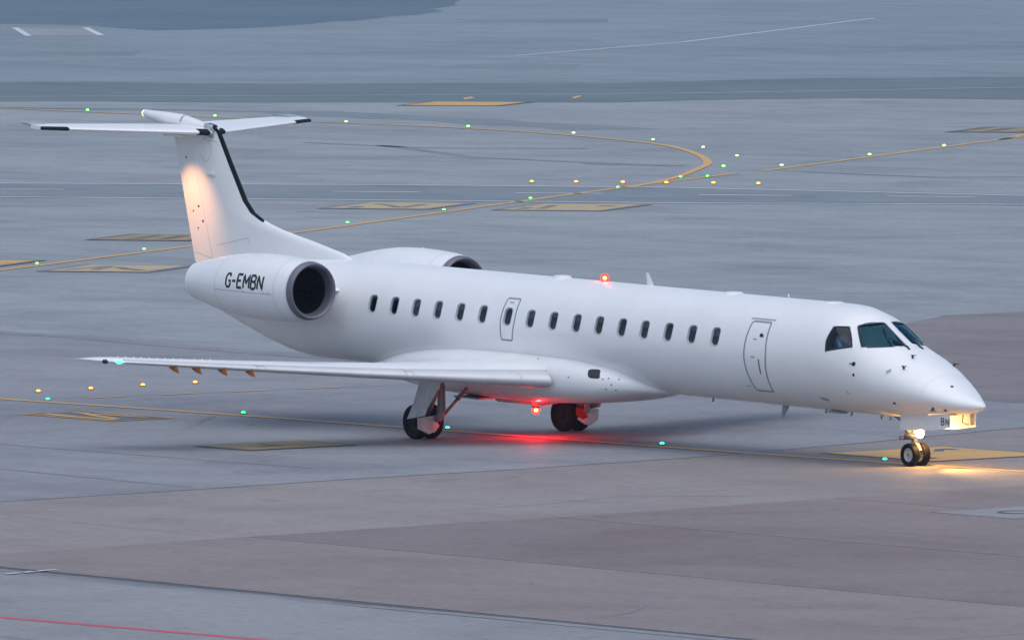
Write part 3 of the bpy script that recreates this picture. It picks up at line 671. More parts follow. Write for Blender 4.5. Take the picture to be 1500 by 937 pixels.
# ---- lights on the hull
def lamp(name, kind, loc, energy, col, parent, size=.05, rot=None, spot=None, blend=.5):
    ld = bpy.data.lights.new(name, kind); ld.energy = energy; ld.color = col; ld.shadow_soft_size = size
    if kind == 'SPOT': ld.spot_size = spot; ld.spot_blend = blend
    o = bpy.data.objects.new(name, ld); C.objects.link(o); o.parent = parent; o.location = Vector(loc)-OFF
    if rot is not None: o.rotation_euler = Vector(rot).to_track_quat('-Z', 'Y').to_euler()
    return o
def beacon(loc, sgn, name, en):
    x, y, z = loc
    b = MB(); b.rev([(z-.02*sgn, .10), (z+.03*sgn, .085), (z+.035*sgn, .001)], (x, y, 0), 'z', 16); bc = b.build(name, M['steel'], fuse if sgn > 0 else fairing)
    b = MB(); b.rev([(z+.03*sgn, .075), (z+.06*sgn, .090), (z+.12*sgn, .086), (z+.165*sgn, .055), (z+.18*sgn, .001)], (x, y, 0), 'z', 16); b.build('lens', M['dome'], bc)
    b = MB(); b.rev([(z+.045*sgn, .001), (z+.055*sgn, .035), (z+.085*sgn, .048), (z+.115*sgn, .035), (z+.125*sgn, .001)], (x, y, 0), 'z', 14); b.build('flash_tube', M['redcore'], bc)
    lamp('beacon_light', 'POINT', (x, y, z+.26*sgn), en, (1, .008, .012), bc, .05)
beacon((-12.88, 0, 3.59), 1, 'beacon', 1.5)
b = MB(); b.tube([(-15.25, 0, .90), (-15.28, 0, .74)], [.16, .10], 12); b.build('beacon_mast', M['white2'], fairing)
beacon((-15.29, 0, .72), -1, 'beacon', 66)

# ---- engines
NT = [(-20.84, .655), (-21.05, .69), (-21.45, .722), (-22.3, .745), (-23.0, .725), (-23.6, .665), (-24.2, .57), (-24.7, .475), (-24.98, .425)]
f_nac = pchip([-r[0] for r in NT], [r[1] for r in NT])
for s_ in (-1, 1):
    cy, cz = 2.1*s_, 3.01
    def nac(x, a, off=0, cy=cy, cz=cz, s_=s_): r_ = f_nac(-x)+off; return (x, cy+s_*r_*math.cos(a), cz+r_*math.sin(a))
    b = MB(); pr = [(-20.84-.115*i, f_nac(20.84+.115*i)) for i in range(37)]; pr[-1] = (-24.98, .425)
    b.rev(pr+[(-24.97, .40), (-24.5, .42)], (0, cy, cz), 'x', 56); en = b.build('engine_nacelle', M['white'], air, True, 50)
    b = MB(); lip = [(-20.84, .655), (-20.77, .645), (-20.71, .628), (-20.68, .605), (-20.69, .572), (-20.74, .545), (-20.82, .527), (-20.95, .515)]
    b.rev(lip, (0, cy, cz), 'x', 56); b.build('intake_lip', M['lip'], en, True, 60)
    b = MB(); b.rev([(-20.95, .515), (-21.3, .52), (-21.62, .53)], (0, cy, cz), 'x', 48); b.build('intake_duct', M['duct'], en)
    b = MB(); b.rev([(-21.62, .53), (-21.63, .001)], (0, cy, cz), 'x', 32); b.build('fan_disc', M['duct'], en)
    b = MB()
    for k in range(22):
        t = 2*PI*k/22
        q = lambda r_, dx, dt: (-21.56+dx, cy+r_*math.cos(t+dt), cz+r_*math.sin(t+dt))
        b.add([q(.13, .03, -.10), q(.13, -.03, .16), q(.50, -.03, .10), q(.50, .03, -.03)], [(0, 1, 2, 3)])
    b.build('fan_blades', M['fan'], en)
    b = MB(); b.rev([(-21.30, .001), (-21.33, .04), (-21.45, .10), (-21.58, .14)], (0, cy, cz), 'x', 20); b.build('spinner', M['duct'], en)
    b = MB(); b.rev([(-24.5, .40), (-24.98, .36), (-25.08, .33), (-24.6, .30)], (0, cy, cz), 'x', 32); b.build('exhaust_nozzle', M['metal'], en)
    b = MB(); b.rev([(-24.6, .20), (-25.15, .10), (-25.25, .001)], (0, cy, cz), 'x', 20); b.build('exhaust_cone', M['metal'], en)
    # pylon
    b = MB(); rings = []
    for y_, x0, x1, th in ((.80, -21.05, -24.6, .11), (1.25, -21.30, -24.5, .10), (1.46, -21.45, -24.4, .09)):
        ring = []
        for k in range(24):
            t = 2*PI*k/24; c = (1-math.cos(t))/2
            ring.append((x0+(x1-x0)*c, y_*s_, cz-.05+math.copysign(th*(math.sin(PI*min(c**.6, 1))**.8 if 0 < c < 1 else 0), math.sin(t))))
        rings.append(ring)
    b.loft(rings); b.build('engine_pylon', M['white'], en, True, 50)
    # panel joints
    b = MB()
    ribbon(nac, [(-20.86, -1.5+.1*k) for k in range(62)], .010, .002, b); ribbon(nac, [(-21.25, -1.5+.15*k) for k in range(41)], .010, .0015, b)
    ribbon(nac, [(-23.5, -1.5+.15*k) for k in range(41)], .009, .0015, b); ribbon(nac, [(-23.5+.1*k, -.115) for k in range(23)], .014, .0015, b)
    b.build('panel_joint', M['line'], en)
    for x_, a_ in ((-23.22, -.09), (-22.35, -.13), (-21.62, -.13), (-21.45, -.13)):
        b = MB(); ribbon(nac, [(x_, a_), (x_+.004, a_+.07)], .045 if a_ > -.1 else .022, .006, b); b.build('latch', M['grey' if a_ < -.1 else 'white'], en)
    # registration, reads aft to forward on the starboard side
    b = MB(); x_ = -23.02; hgt = .30
    for ch in 'G-EMBN':
        wd = {'-': .145, 'M': .215}.get(ch, .185)
        for st in FONT[ch]:
            pts = []
            for u, v in st:
                uu = u if s_ < 0 else 1-u
                X = x_+uu*wd if s_ < 0 else (-23.02-21.65)-(x_+(1-uu)*wd)
                pts.append((X, (v*hgt+.005)/.74))
            ribbon(nac, pts, .058, .004, b, False, .04)
        x_ += wd+.058
    b.build('registration', M['black'], en, False)
    for (x_, a_) in ((-23.4, 1.05), (-22.35, 1.45)):
        p = Vector(nac(x_, a_, -.005)); b = MB(); b.rev([(0, .03), (.014, .025), (.018, .001)], p, 'z', 8); b.build('fastener', M['white'], en)

# ---- wings
def foil(n=18, cut0=0., cut1=1.):
    """closed section between chord fractions cut0..cut1: upper from cut1 to cut0, then lower back"""
    cs = [cut0+(cut1-cut0)*(1-math.cos(PI*i/n))/2 for i in range(n+1)]
    t = lambda c: 5*(.2969*math.sqrt(c)-.1260*c-.3516*c*c+.2843*c**3-.1015*c**4)
    cmb = lambda c: .022*math.sin(PI*c**.8)
    up_ = [(c, 1, t(c), cmb(c)) for c in cs[::-1]]; lo_ = [(c, -1, t(c), cmb(c)) for c in cs]
    if cut0 == 0: lo_ = lo_[1:]
    return up_+lo_
def foil_loft(st, sect, mb):
    rings = []
    for (le, ch, tk, tw, thick_dir) in st:
        le = Vector(le); td = Vector(thick_dir).normalized(); r = []
        for c, s_, t, cm in sect:
            xx, zz = -c*ch, (s_*t*tk+cm)*ch
            r.append(le+Vector((xx*math.cos(tw)+0, 0, xx*math.sin(tw)))+td*zz)
        rings.append(r)
    return mb.loft(rings)
def WST(y):                               # wing station at |y|
    le = -12.8-.5576*(y-1.5); z = 1.47+.045*(y-1.5)+.0012*(y-1.5)**2
    te = -17.05 if y < 4.2 else -17.05-(18.72-17.05)*(y-4.2)/(9.9-4.2)
    if y < 1.5: le = -12.8+.5576*(1.5-y)*.6
    return le, le-te, z, (.135-.035*min(y/9, 1)), R(1.5-2.5*y/10)*-1
for s_ in (-1, 1):
    def st(ys):
        out = []
        for y in ys:
            le, ch, z, tk, tw = WST(y); out.append(((le, s_*y, z), ch, tk, tw, (0, 0, 1)))
        return out
    ys = [.9, 1.5, 2.2, 3.0, 4.2, 5.2, 6.6, 7.6, 8.6, 9.62]
    b = MB(); foil_loft(st(ys), foil(14, .085, .72), b); wing = b.build('wing', M['white'], air, True, 30)
    b = MB(); foil_loft(st(ys[1:]), foil(10, 0, .084), b); b.build('leading_edge', M['ledge'], wing, True, 50)
    b = MB(); foil_loft(st([1.35, 3.0, 4.19]), foil(10, .727, 1), b); b.build('flap', M['white'], wing, True, 30)
    b = MB(); foil_loft(st([4.21, 5.2, 6.85]), foil(10, .727, 1), b); b.build('flap', M['white'], wing, True, 30)
    b = MB(); foil_loft(st([6.87, 8.0, 9.60]), foil(10, .727, 1), b); b.build('aileron', M['white'], wing, True, 30)
    # tip
    b = MB(); sts = []
    for k, y in ((0, 9.63), (.35, 9.80), (.7, 9.93), (1, 10.02)):
        le, ch, z, tk, tw = WST(9.62); ch2 = ch*(1-.62*k*k); le2 = le-.5576*(y-9.62)-(ch-ch2)*.82+.0
        sts.append(((le2, s_*y, z+.02*k), ch2, tk*(1-.55*k*k), tw, (0, 0, 1)))
    foil_loft(sts, foil(12), b); tip = b.build('wing_tip', M['white'], wing, True, 50)
    le, ch, z, tk, tw = WST(9.7)
    b = MB(); b.rev([(-.12, .001), (-.09, .035), (0, .045), (.05, .032), (.07, .001)], (le+.0, s_*9.74, z+.005), 'x', 12); nv = b.build('navigation_light', M['navg' if s_ < 0 else 'navr'], wing)
    lamp('navigation_glow', 'POINT', (le+.18, s_*9.74, z+.03), .5, (.2, 1, .5) if s_ < 0 else (1, .1, .05), nv, .05)
    b = MB(); b.rev([(-.12, .001), (-.08, .045), (0, .05), (.05, .03), (.06, .001)], (le-.17, s_*9.98, z+.01), 'x', 12); b.build('strobe_lens', M['dark'], wing)
    # vortilons under the leading edge, in bare primer
    for y in (8.66, 8.23, 7.74, 7.22):
        le, ch, z, tk, tw = WST(y)
        b = MB(); b.plate([(le+.13, s_*y-.012, z-.165), (le+.05, s_*y-.012, z-.165), (le-.10, s_*y-.012, z-.13), (le-.24, s_*y-.012, z-.07), (le-.28, s_*y-.012, z+.0), (le+.04, s_*y-.012, z+.0), (le+.08, s_*y-.012, z-.10)], (0, .024, 0)); b.build('vortilon', M['orange'], wing, False)
    # vortex generators
    for k in range(12):
        y = 9.62-.155*k-(.1 if k > 8 else 0); le, ch, z, tk, tw = WST(y); c = .22
        zz = z+(tk*5*(.2969*c**.5-.126*c-.3516*c*c+.2843*c**3-.1015*c**4)+.022*math.sin(PI*c**.8))*ch-c*ch*math.sin(tw)
        b = MB(); b.plate([(le-c*ch+.05, s_*y, zz-.02), (le-c*ch-.05, s_*y+.02, zz-.02), (le-c*ch-.05, s_*y+.02, zz+.035), (le-c*ch, s_*y+.01, zz+.035)], (0, .006, 0)); b.build('vortex_generator', M['white'], wing, False)
    for y in (7.1, 4.26, 2.06):
        def les(u, v, off=0, s_=s_):       # u span, v section parameter (0 nose, + upper)
            le, ch, z, tk, tw = WST(u); c = v*v; sg = 1 if v >= 0 else -1
            zz = (sg*tk*5*(.2969*abs(v)-.126*c-.3516*c*c)+.022*math.sin(PI*c**.8))*ch
            n_ = Vector((max(0, .5-abs(v)*2), 0, sg*min(1, .3+abs(v)*3))).normalized()
            return Vector((le-c*ch, s_*u, z+zz))+n_*off
        b = MB(); ribbon(les, [(y, .05+.03*k) for k in range(9)], .014, .004, b); 
        if y > 3: ribbon(les, [(y-.14, .05+.03*k) for k in range(6)], .012, .004, b); ribbon(les, [(y, .20), (y-.14, .20)], .02, .004, b)
        b.build('panel_joint', M['line'], wing)

# ---- fin
def FIN(z):
    LEt = [(3.2, -21.2), (3.55, -22.0), (3.68, -22.35), (3.9, -23.52), (4.07, -24.56), (4.25, -25.35), (4.43, -25.78), (4.68, -26.07), (5.5, -26.65), (6.11, -27.06), (6.34, -27.24)]
    TEt = [(3.0, -27.98), (3.17, -28.06), (5.48, -28.76), (5.86, -28.88), (6.4, -29.05)]
    def it(T):
        for (z0, x0), (z1, x1) in zip(T, T[1:]):
            if z <= z1 or z1 == T[-1][0]: return x0+(x1-x0)*(z-z0)/(z1-z0)
    return it(LEt), it(TEt)
def fin_half(c, z):
    le, te = FIN(z); ch = le-te; mx = .22-.030*(z-3.2)
    x = le-c*ch; s_ = min((c*ch)/.9, 1); return mx/2*(math.sqrt(max(1-(1-s_)**2, 0)))*(1-.0*c)*min(1, ((1-c)*ch+.03)/1.7)**.8
def fin_ring(z, c0, c1, n=22, add=0):
    le, te = FIN(z); ch = le-te; cs = [c0+(c1-c0)*(1-math.cos(PI*i/n))/2 for i in range(n+1)]
    A_ = [(le-c*ch, -(fin_half(c, z)+add), z) for c in cs]; B_ = [(le-c*ch, fin_half(c, z)+add, z) for c in cs[::-1]]
    return A_+B_
zs = [3.2, 3.45, 3.6, 3.68, 3.78, 3.9, 4.0, 4.1, 4.2, 4.3, 4.43, 4.55, 4.68, 4.9, 5.2, 5.5, 5.85, 6.11, 6.30]
def hinge(z): le, te = FIN(z); return (le-(te+ (.62+.06*(6.3-z))))/(le-te)
b = MB(); b.loft([fin_ring(z, 0, hinge(z)) for z in zs]); fin = b.build('fin', M['white'], air, True, 40)
b = MB(); b.loft([fin_ring(z, hinge(z)+.003, 1) for z in [3.2, 3.6, 4.0, 4.4, 4.8, 5.2, 5.6, 5.84, 6.02]]); b.build('rudder', M['white'], fin, True, 40)
# black de-icing boot up the fin's leading edge
b = MB(); rings = []
zb = [4.24, 4.28, 4.34, 4.43, 4.55, 4.68, 4.9, 5.2, 5.5, 5.85, 6.11, 6.2]
for z in zb:
    le, te = FIN(z); ch = le-te; n_ = 8; w_ = .125; cs = [w_/ch*(i/n_)**2 for i in range(n_+1)]
    A_ = [(le+.012-c*ch, -(fin_half(c, z)+.006), z) for c in cs[::-1]]; B_ = [(le+.012-c*ch, fin_half(c, z)+.006, z) for c in cs[1:]]
    rings.append(A_+B_)
le, te = FIN(6.3)
for dx, z in ((.02, 6.27), (-.06, 6.335), (-.18, 6.375), (-.34, 6.39)):
    n_ = 8; rings.append([(le+dx-.10*abs(i)/n_, i/n_*.075, z-.02*abs(i)/n_) for i in range(-n_, n_+1)])
b.loft(rings, False, False); b.build('deicing_boot', M['rubberseal'], fin, True, 60)
b = MB(); b.loft([[(-27.30, y, 6.22), (-27.38, y, 6.36), (-27.64, y, 6.385), (-27.70, y, 6.12), (-27.34, y, 6.05)] for y in (-.085, .085)]); pl_ = b.build('fin_cap_plate', M['capgrey'], fin, True, 20)
for k in range(5):
    b = MB(); b.tube([(-27.38, -.08, 6.10+.045*k), (-27.38, -.094, 6.10+.045*k)], .012, 6); b.build('rivet', M['black'], pl_)
def finside(x, z, off=0):
    le, te = FIN(z); c = (le-x)/(le-te); return Vector((x, -(fin_half(c, z)+off), z))
for x, z, r_ in ((-27.90, 4.48, .026), (-27.72, 4.15, .028), (-28.12, 4.36, .018), (-27.92, 3.98, .018), (-28.42, 5.57, .024)):
    p = finside(x, z); b = MB(); b.tube([p+Vector((0, .01, 0)), p+Vector((0, -.012, 0))], r_, 8); b.build('drain_port', M['black'], fin)
b = MB(); p = finside(-27.36, 5.24); b.box(tuple(p+Vector((-.20, -.05, -.03))), tuple(p+Vector((.12, .02, .02)))); b.build('stall_strip', M['white2'], fin, False)
b = MB(); ribbon(finside, [(-27.62+.21*math.cos(R(a)), 5.78+.26*math.sin(R(a))) for a in range(-160, 20, 12)] + [(-27.50, 5.98), (-27.55, 5.99)], .010, .003, b)
ribbon(finside, [(-27.6, 6.0), (-27.2, 5.97), (-27.12, 5.88)], .010, .003, b)
ribbon(finside, [(-27.15, 3.62), (-25.9, 3.86)], .010, .003, b); ribbon(finside, [(-25.9, 3.86), (-25.84, 3.68)], .010, .003, b)
ribbon(finside, [(-28.02, 3.42), (-27.2, 3.30)], .010, .003, b); b.build('panel_joint', M['line'], fin)

# ---- tailplane, trimmed leading edge down
TW = R(-4.3)
def stab(y):
    k = y/3.775; le = -27.30-.395*y; ch = 1.80-.86*k; return le, ch, 6.17+.034*y
bl = None
# bullet fairing
b = MB(); rings = []
for x, z, r_ in ((-27.55, 6.30, .05), (-27.75, 6.29, .10), (-28.1, 6.31, .15), (-28.6, 6.36, .185), (-29.2, 6.40, .17), (-29.7, 6.455, .125), (-30.06, 6.505, .085)):
    rings.append([(x, r_*math.cos(2*PI*k/20), z+r_*math.sin(2*PI*k/20)) for k in range(20)])
b.loft(rings); bul = b.build('bullet_fairing', M['white'], air, True, 50)
b = MB(); b.loft([[(x, r_*math.cos(2*PI*k/16), 6.505+r_*math.sin(2*PI*k/16)) for k in range(16)] for x, r_ in ((-30.06, .084), (-30.10, .078), (-30.13, .055), (-30.14, .01))]); tl = b.build('tail_light', M['lamp2'], bul)
b = MB(); ribbon(lambda u, v, off=0: (u, -(.186+off)*math.cos(v), 6.36+(.186+off)*math.sin(v)), [(-28.45, .1+.1*k) for k in range(15)], .03, .004, b); b.build('panel_joint', M['seal'], bul)
for s_ in (-1, 1):
    def st(ys):
        out = []
        for y in ys:
            le, ch, z = stab(y); out.append(((le, s_*y, z), ch, .10, TW, (0, 0, 1)))
        return out
    sym = lambda n, a, c: [(q, w_, t, 0) for q, w_, t, cm in foil(n, a, c)]
    b = MB(); foil_loft(st([.08, .5, 1.5, 2.6, 3.5]), sym(14, 0, .68), b); tp = b.build('tailplane', M['white'], air, True, 40)
    b = MB(); foil_loft(st([.22, 1.5, 2.6, 3.5]), sym(8, .69, 1), b); b.build('elevator', M['white'], tp, True, 40)
    # tip with horn balance
    b = MB(); foil_loft(st([3.50, 3.66, 3.775]), sym(12, 0, .50), b); b.build('stabilizer_tip', M['white'], tp, True, 40)
    b = MB(); sts = []
    for y, k in ((3.44, 1), (3.60, 1), (3.74, .85), (3.80, .6)):
        le, ch, z = stab(y); sts.append(((le-.50*ch, s_*y, z+.065), ch*.66*k+.02, .15, TW, (0, 0, 1)))
    foil_loft(sts, sym(10, 0, 1), b); b.build('elevator_horn', M['grey'], tp, True, 40)
    # black boot ends
    def boot(y0, y1, nm):
        b = MB(); ss = []
        for y in (y0, y1):
            le, ch, z = stab(y); ss.append(((le+.02, s_*y, z), ch, .115, TW, (0, 0, 1)))
        foil_loft(ss, sym(8, 0, .09), b); b.build(nm, M['rubberseal'], tp, True, 50)
    boot(3.20, 3.785, 'deicing_boot'); boot(.13, .36, 'deicing_boot')
    # fairing under the root
    b = MB(); b.loft([[(-27.72, s_*y, 5.98), (-27.60, s_*y, 6.12), (-29.0, s_*y, 6.24), (-29.1, s_*y, 6.03), (-28.5, s_*y, 6.07)] for y in (.06, .19)]); b.build('root_fairing', M['white2'], tp, True, 30)
    # logo light under the tailplane washing the fin
    b = MB(); b.tube([(-28.45, s_*1.55, 6.23), (-28.45, s_*1.55, 6.185)], .04, 10); lg = b.build('logo_light', M['steel'], tp)
    lamp('logo_beam', 'SPOT', (-28.45, s_*1.55, 6.13), 330, (1, .44, .17), lg, .05, Vector((.42, -s_*1.55, -1.95)), R(58), 1.0)

# ---- landing gear
def wheel(x, y, r_, w_, parent, hubface, name='wheel'):
    z = gz(x)+r_
    k = w_/2
    pr = [(-k*.72, r_*.60), (-k*.92, r_*.72), (-k, r_*.84), (-k*.90, r_*.94), (-k*.62, r_*.99), (-k*.3, r_), (0, r_), (k*.3, r_), (k*.62, r_*.99), (k*.90, r_*.94), (k, r_*.84), (k*.92, r_*.72), (k*.72, r_*.60)]
    b = MB(); b.rev(pr, (x, y, z), 'y', 40); o = b.build(name, M['tyre'], parent, True, 50)
    b = MB(); q = [(k*.60, r_*.60), (k*.66, r_*.56), (k*.40, r_*.44), (k*.34, r_*.26), (k*.55, r_*.22), (k*.58, r_*.10), (k*.58, .001)]
    b.rev(q, (x, y, z), 'y', 28); b.rev([(-a, c) for a, c in q], (x, y, z), 'y', 28); rm = b.build('rim', M['hub' if r_ < .3 else 'hubdark'], o)
    return o
gz = lambda x: math.tan(PITCH)*(x+16.7) if True else 0     # height of the ground in the body frame
# main legs
for s_ in (-1, 1):
    y0 = 2.05*s_; xa = -16.68; za = gz(xa)+.38
    b = MB(); b.tube([(-16.12, 2.0*s_, 1.42), (-16.10, 2.0*s_, .80), (-16.10, 2.02*s_, .48)], [.085, .085, .10], 14)
    b.tube([(-16.10, 2.03*s_, .50), (-16.38, y0, .44), (xa, y0, za)], [.085, .07, .075], 12); b.tube([(xa, y0-.22, za), (xa, y0+.22, za)], .05, 12)
    leg = b.build('main_landing_gear', M['steel'], air)
    b = MB(); b.tube([(-16.20, 2.02*s_, 1.10), (-16.50, y0, .52)], [.05, .035], 10); b.build('shock_absorber', M['hub'], leg)
    b = MB(); b.tube([(-16.08, 1.98*s_, .52), (-16.10, 1.52*s_, .92)], .036, 10); b.tube([(-16.10, 1.55*s_, .89), (-16.10, 1.47*s_, .96)], .055, 10); b.tube([(-16.10, 1.50*s_, .93), (-16.12, 1.18*s_, 1.22)], .045, 10); b.build('side_brace', M['steel'], leg)
    b = MB(); b.tube([(-16.02, 1.97*s_, 1.2), (-16.00, 1.96*s_, .60)], .014, 6); b.build('hydraulic_line', M['hub'], leg)
    for k in (-1, 1): wheel(xa, y0+k*.19, .38, .235, leg, -1)
    yd = 2.42*s_
    b = MB(); b.plate([(-16.36, yd-.06*s_, 1.42), (-15.64, yd-.06*s_, 1.42), (-15.72, yd-.04*s_, 1.15), (-16.02, yd+.02*s_, .72), (-16.14, yd+.02*s_, .55), (-16.76, yd+.02*s_, .44), (-16.56, yd, .80)], (0, -.035*s_, 0)); b.build('gear_door', M['door'], leg, False)
    b = MB(); b.tube([(-15.73, yd-.05*s_, 1.13), (-16.05, yd, .68)], .016, 6); b.build('door_edge', M['steel'], leg)
    b = MB(); q = lambda y, z, x=-16.22: (x, y*s_, z)
    fold = [(2.51, .50), (2.19, .53), (2.08, .18), (2.24, .14), (2.50, .26)]
    b.plate([q(2.51, .50, -16.27), q(2.19, .53, -16.20), q(2.08, .18, -16.20), q(2.24, .14, -16.22), q(2.50, .26, -16.27)], (-.02, 0, 0))
    b.plate([q(2.19, .53, -16.20), q(2.10, .53, -16.21), q(1.91, .30, -16.27), q(2.08, .18, -16.20)], (-.02, 0, 0))
    b.build('wheel_shield', M['door'], leg, False)
# lower door of the far gear, the beacon's red light put into its colour
b = MB(); b.plate([(-15.72, 1.45, .62), (-15.60, 1.52, .60), (-15.50, 1.62, .40), (-15.62, 1.56, .34), (-15.74, 1.46, .44)], (-.02, .02, 0)); b.build('lower_door', M['redlit'], [o for o in bpy.data.objects if o.name.startswith('main_landing_gear')][-1], False)
# nose leg
xn = -2.227; zn = gz(xn)+.2475
b = MB(); b.tube([(-2.30, 0, 1.50), (-2.27, 0, .98), (-2.25, 0, .78)], [.075, .075, .07], 14); b.tube([(-2.25, 0, .80), (xn, 0, zn)], .042, 12); b.tube([(xn, -.20, zn), (xn, .20, zn)], .035, 10)
ng = b.build('nose_landing_gear', M['steel'], air)
b = MB(); b.box((-2.36, -.20, .90), (-2.16, .20, 1.00)); b.tube([(-2.44, -.24, .90), (-2.44, .10, .90)], .045, 10); b.tube([(-2.34, -.16, 1.04), (-2.30, .16, 1.04)], .06, 10); b.build('steering_actuator', M['steel'], ng, True, 30)
b = MB(); b.add([(-2.17, -.05, .80), (-2.17, .05, .80), (-2.05, .03, .66), (-2.05, -.03, .66), (-2.18, .04, .56), (-2.18, -.04, .56)], [(0, 1, 2, 3), (3, 2, 4, 5)]); b.build('torque_link', M['hub'], ng, False)
b = MB(); b.tube([(-2.34, -.13, 1.08), (-2.36, -.13, 1.30)], .02, 8); b.tube([(-2.30, 0, 1.1), (-3.0, 0, 1.36)], .035, 8); b.build('drag_brace', M['steel'], ng)
for k in (-1, 1): wheel(xn, k*.145, .2475, .165, ng, -1)
lx, lz = -2.02, 1.02
b = MB(); b.rev([(-.13, .03), (-.06, .075), (0, .085)], (lx, -.06, lz), 'x', 18); tlh = b.build('taxi_light', M['steel'], ng)
b = MB(); b.rev([(0, .105), (.02, .098), (.045, .065), (.053, .001)], (lx, -.06, lz), 'x', 18); b.build('lens', M['lamp'], tlh)
lamp('taxi_beam', 'SPOT', (lx+.09, -.06, lz), 1050, (1, .52, .14), tlh, .06, (1, -.02, -.16), R(62), .9)
lamp('taxi_spill', 'POINT', (lx+.10, -.02, lz+.07), 95, (1, .46, .10), tlh, .03)
# nose gear doors
for s_ in (-1, 1):
    yd = .34*s_
    zt = lambda x: 1.475+.06*(x+1.2)
    b = MB(); b.plate([(-2.30, yd, 1.40), (-.68, yd, 1.515), (-.68, yd, 1.225), (-1.3, yd, 1.135), (-2.30, yd, 1.085)], (0, .022*s_, 0)); dr = b.build('nose_gear_door', M['white'], ng, False)
    b = MB(); flat = lambda u, v, off=0, s_=s_, yd=yd: Vector((u, yd+(.022+off)*s_, v))
    x_ = -.955
    for ch in 'BN':
        for st in FONT[ch]:
            pts = [((x_+u*.095) if s_ < 0 else (-1.64-(x_+u*.095)), 1.28+v*.135) for u, v in st]
            ribbon(flat, pts, .028, .004, b, False, .05)
        x_ += .095+.055
    b.build('registration', M['black'], dr, False)
    b = MB(); b.tube([(-1.05, yd-.02*s_, 1.48), (-1.00, yd-.10*s_, 1.30), (-.93, yd-.01*s_, 1.25)], .02, 8); b.tube([(-.80, yd-.02*s_, 1.50), (-.80, yd-.02*s_, 1.25)], .025, 8); b.build('door_hinge', M['white2'], dr)
b = MB(); ribbon(fus, [(-2.45, -PI/2), (-.75, -PI/2)], .50, .003, b); b.build('gear_bay_shade', M['cockpit'], fuse)  # flat strip, the unlit bay's darkness put into its colour

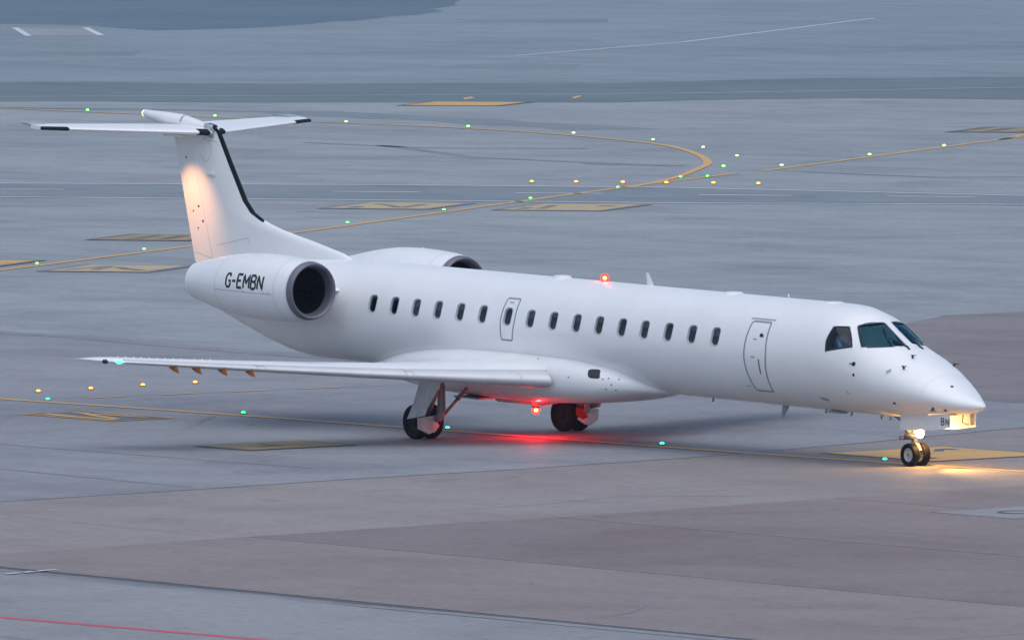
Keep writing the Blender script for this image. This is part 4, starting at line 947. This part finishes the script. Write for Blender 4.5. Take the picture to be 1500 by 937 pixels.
# ------------------------------------------------------------------ cockpit seats and crew
def B2W(p): return air.matrix_basis @ (Vector(p)-OFF)
bpy.context.view_layer.update()
for s_ in (-1, 1):
    b = MB(); b.box((-4.25, .48*s_-.24, 2.20), (-3.72, .48*s_+.24, 2.32)); b.box((-4.36, .48*s_-.24, 2.25), (-4.22, .48*s_+.24, 2.98)); b.box((-4.33, .48*s_-.13, 2.98), (-4.24, .48*s_+.13, 3.20)); b.box((-4.1, .48*s_-.15, 1.84), (-3.9, .48*s_+.15, 2.20)); b.build('pilot_seat', M['seat'], air, False)
def person(y, label, arm):
    J = {'pelvis': (-4.05, y, 2.44, .15), 'waist': (-4.07, y, 2.60, .135), 'chest': (-4.06, y, 2.80, .155), 'neckb': (-4.03, y, 2.95, .075), 'neck': (-4.00, y, 3.02, .055), 'head1': (-3.97, y, 3.11, .085), 'head2': (-3.98, y, 3.21, .085), 'nose': (-3.875, y, 3.12, .018)}
    L_ = [('pelvis', 'waist'), ('waist', 'chest'), ('chest', 'neckb'), ('neckb', 'neck'), ('neck', 'head1'), ('head1', 'head2'), ('head1', 'nose')]
    for q in (-1, 1):
        k = 'R' if q < 0 else 'L'
        J['sh'+k] = (-4.04, y+q*.19, 2.91, .068); J['el'+k] = (-3.86+arm*.06*(q < 0), y+q*.25, 2.66, .048); J['wr'+k] = (-3.58, y+q*.17, 2.62, .032); J['pa'+k] = (-3.50, y+q*.15, 2.62, .032)
        L_ += [('chest', 'sh'+k), ('sh'+k, 'el'+k), ('el'+k, 'wr'+k), ('wr'+k, 'pa'+k)]
        for i in range(5):
            dz = (i-1.5)*.018
            J['f%d%s' % (i, k)] = (-3.44-(.03 if i == 4 else 0), y+q*(.15-.012*i), 2.62+dz, .009); J['g%d%s' % (i, k)] = (-3.41-(.03 if i == 4 else 0), y+q*(.12-.012*i), 2.61+dz, .008)
            L_ += [('pa'+k, 'f%d%s' % (i, k)), ('f%d%s' % (i, k), 'g%d%s' % (i, k))]
        J['hp'+k] = (-4.0, y+q*.10, 2.42, .095); J['kn'+k] = (-3.58, y+q*.13, 2.42, .068); J['an'+k] = (-3.40, y+q*.12, 1.98, .045); J['to'+k] = (-3.24, y+q*.12, 1.90, .035)
        L_ += [('pelvis', 'hp'+k), ('hp'+k, 'kn'+k), ('kn'+k, 'an'+k), ('an'+k, 'to'+k)]
    names = list(J); me = bpy.data.meshes.new('person')
    org = B2W((-4.05, y, 2.30))
    me.from_pydata([tuple(B2W(J[n][:3])-org) for n in names], [(names.index(a), names.index(c)) for a, c in L_], [])
    o = bpy.data.objects.new('person', me); C.objects.link(o)
    md = o.modifiers.new('skin', 'SKIN'); md.use_smooth_shade = True
    lay = me.skin_vertices[0] if me.skin_vertices else None
    if lay is None:
        bm = bmesh.new(); bm.from_mesh(me); bm.verts.layers.skin.verify(); bm.to_mesh(me); bm.free(); lay = me.skin_vertices[0]
    for i, n in enumerate(names): lay.data[i].radius = (J[n][3], J[n][3]); lay.data[i].use_root = (n == 'pelvis')
    o.modifiers.new('sub', 'SUBSURF').levels = 1
    dg = bpy.context.evaluated_depsgraph_get(); m2 = bpy.data.meshes.new_from_object(o.evaluated_get(dg))
    o.modifiers.clear(); o.data = m2; o.location = org
    m2.materials.clear()
    for k in ('shirt', 'trousers', 'skin'): m2.materials.append(M[k])
    for p in m2.polygons:
        c = p.center+org; zb_ = (c.z-org.z)
        xloc = c.x-org.x
        p.material_index = 2 if (zb_ > .68 or (xloc > .52 and zb_ > .2)) else 1 if zb_ < .20 else 0
        p.use_smooth = True
    tag(o, label, 'person', 'flight crew in the cockpit')
    hb = MB(False); rings = []
    for k in range(7):
        t = R(-10+100*k/6); rings.append([(-.02+(.108*math.cos(t))*math.cos(2*PI*j/14)+.075-.0, (.100*math.cos(t))*math.sin(2*PI*j/14), .90+.105*math.sin(t)) for j in range(14)])
    hb.loft(rings, True, False); hb.build('hair', M['hair'], o)
    return o
person(-.48, 'pilot in white shirt seated behind the near cockpit side window', 1)
person(.48, 'pilot in white shirt seated on the far side of the cockpit', 0)

# ------------------------------------------------------------------ the damp evening air
HAZE = 0.00009
hz = MB(False); hz.box((-1650, -1650, -1.0), (1650, 1650, 16.5)); ho = hz.build('haze', None, None, False); ho['kind'] = 'stuff'
hm = bpy.data.materials.new('haze_air'); hm.use_nodes = True; hn = hm.node_tree.nodes; hn.clear()
out = hn.new('ShaderNodeOutputMaterial'); pv = hn.new('ShaderNodeVolumePrincipled'); pv.inputs['Color'].default_value = (.62, .78, 1, 1); pv.inputs['Density'].default_value = HAZE; pv.inputs['Anisotropy'].default_value = .1
hm.node_tree.links.new(pv.outputs[0], out.inputs['Volume']); ho.data.materials.append(hm)
tag(ho, 'thin blue evening haze over the whole airfield')
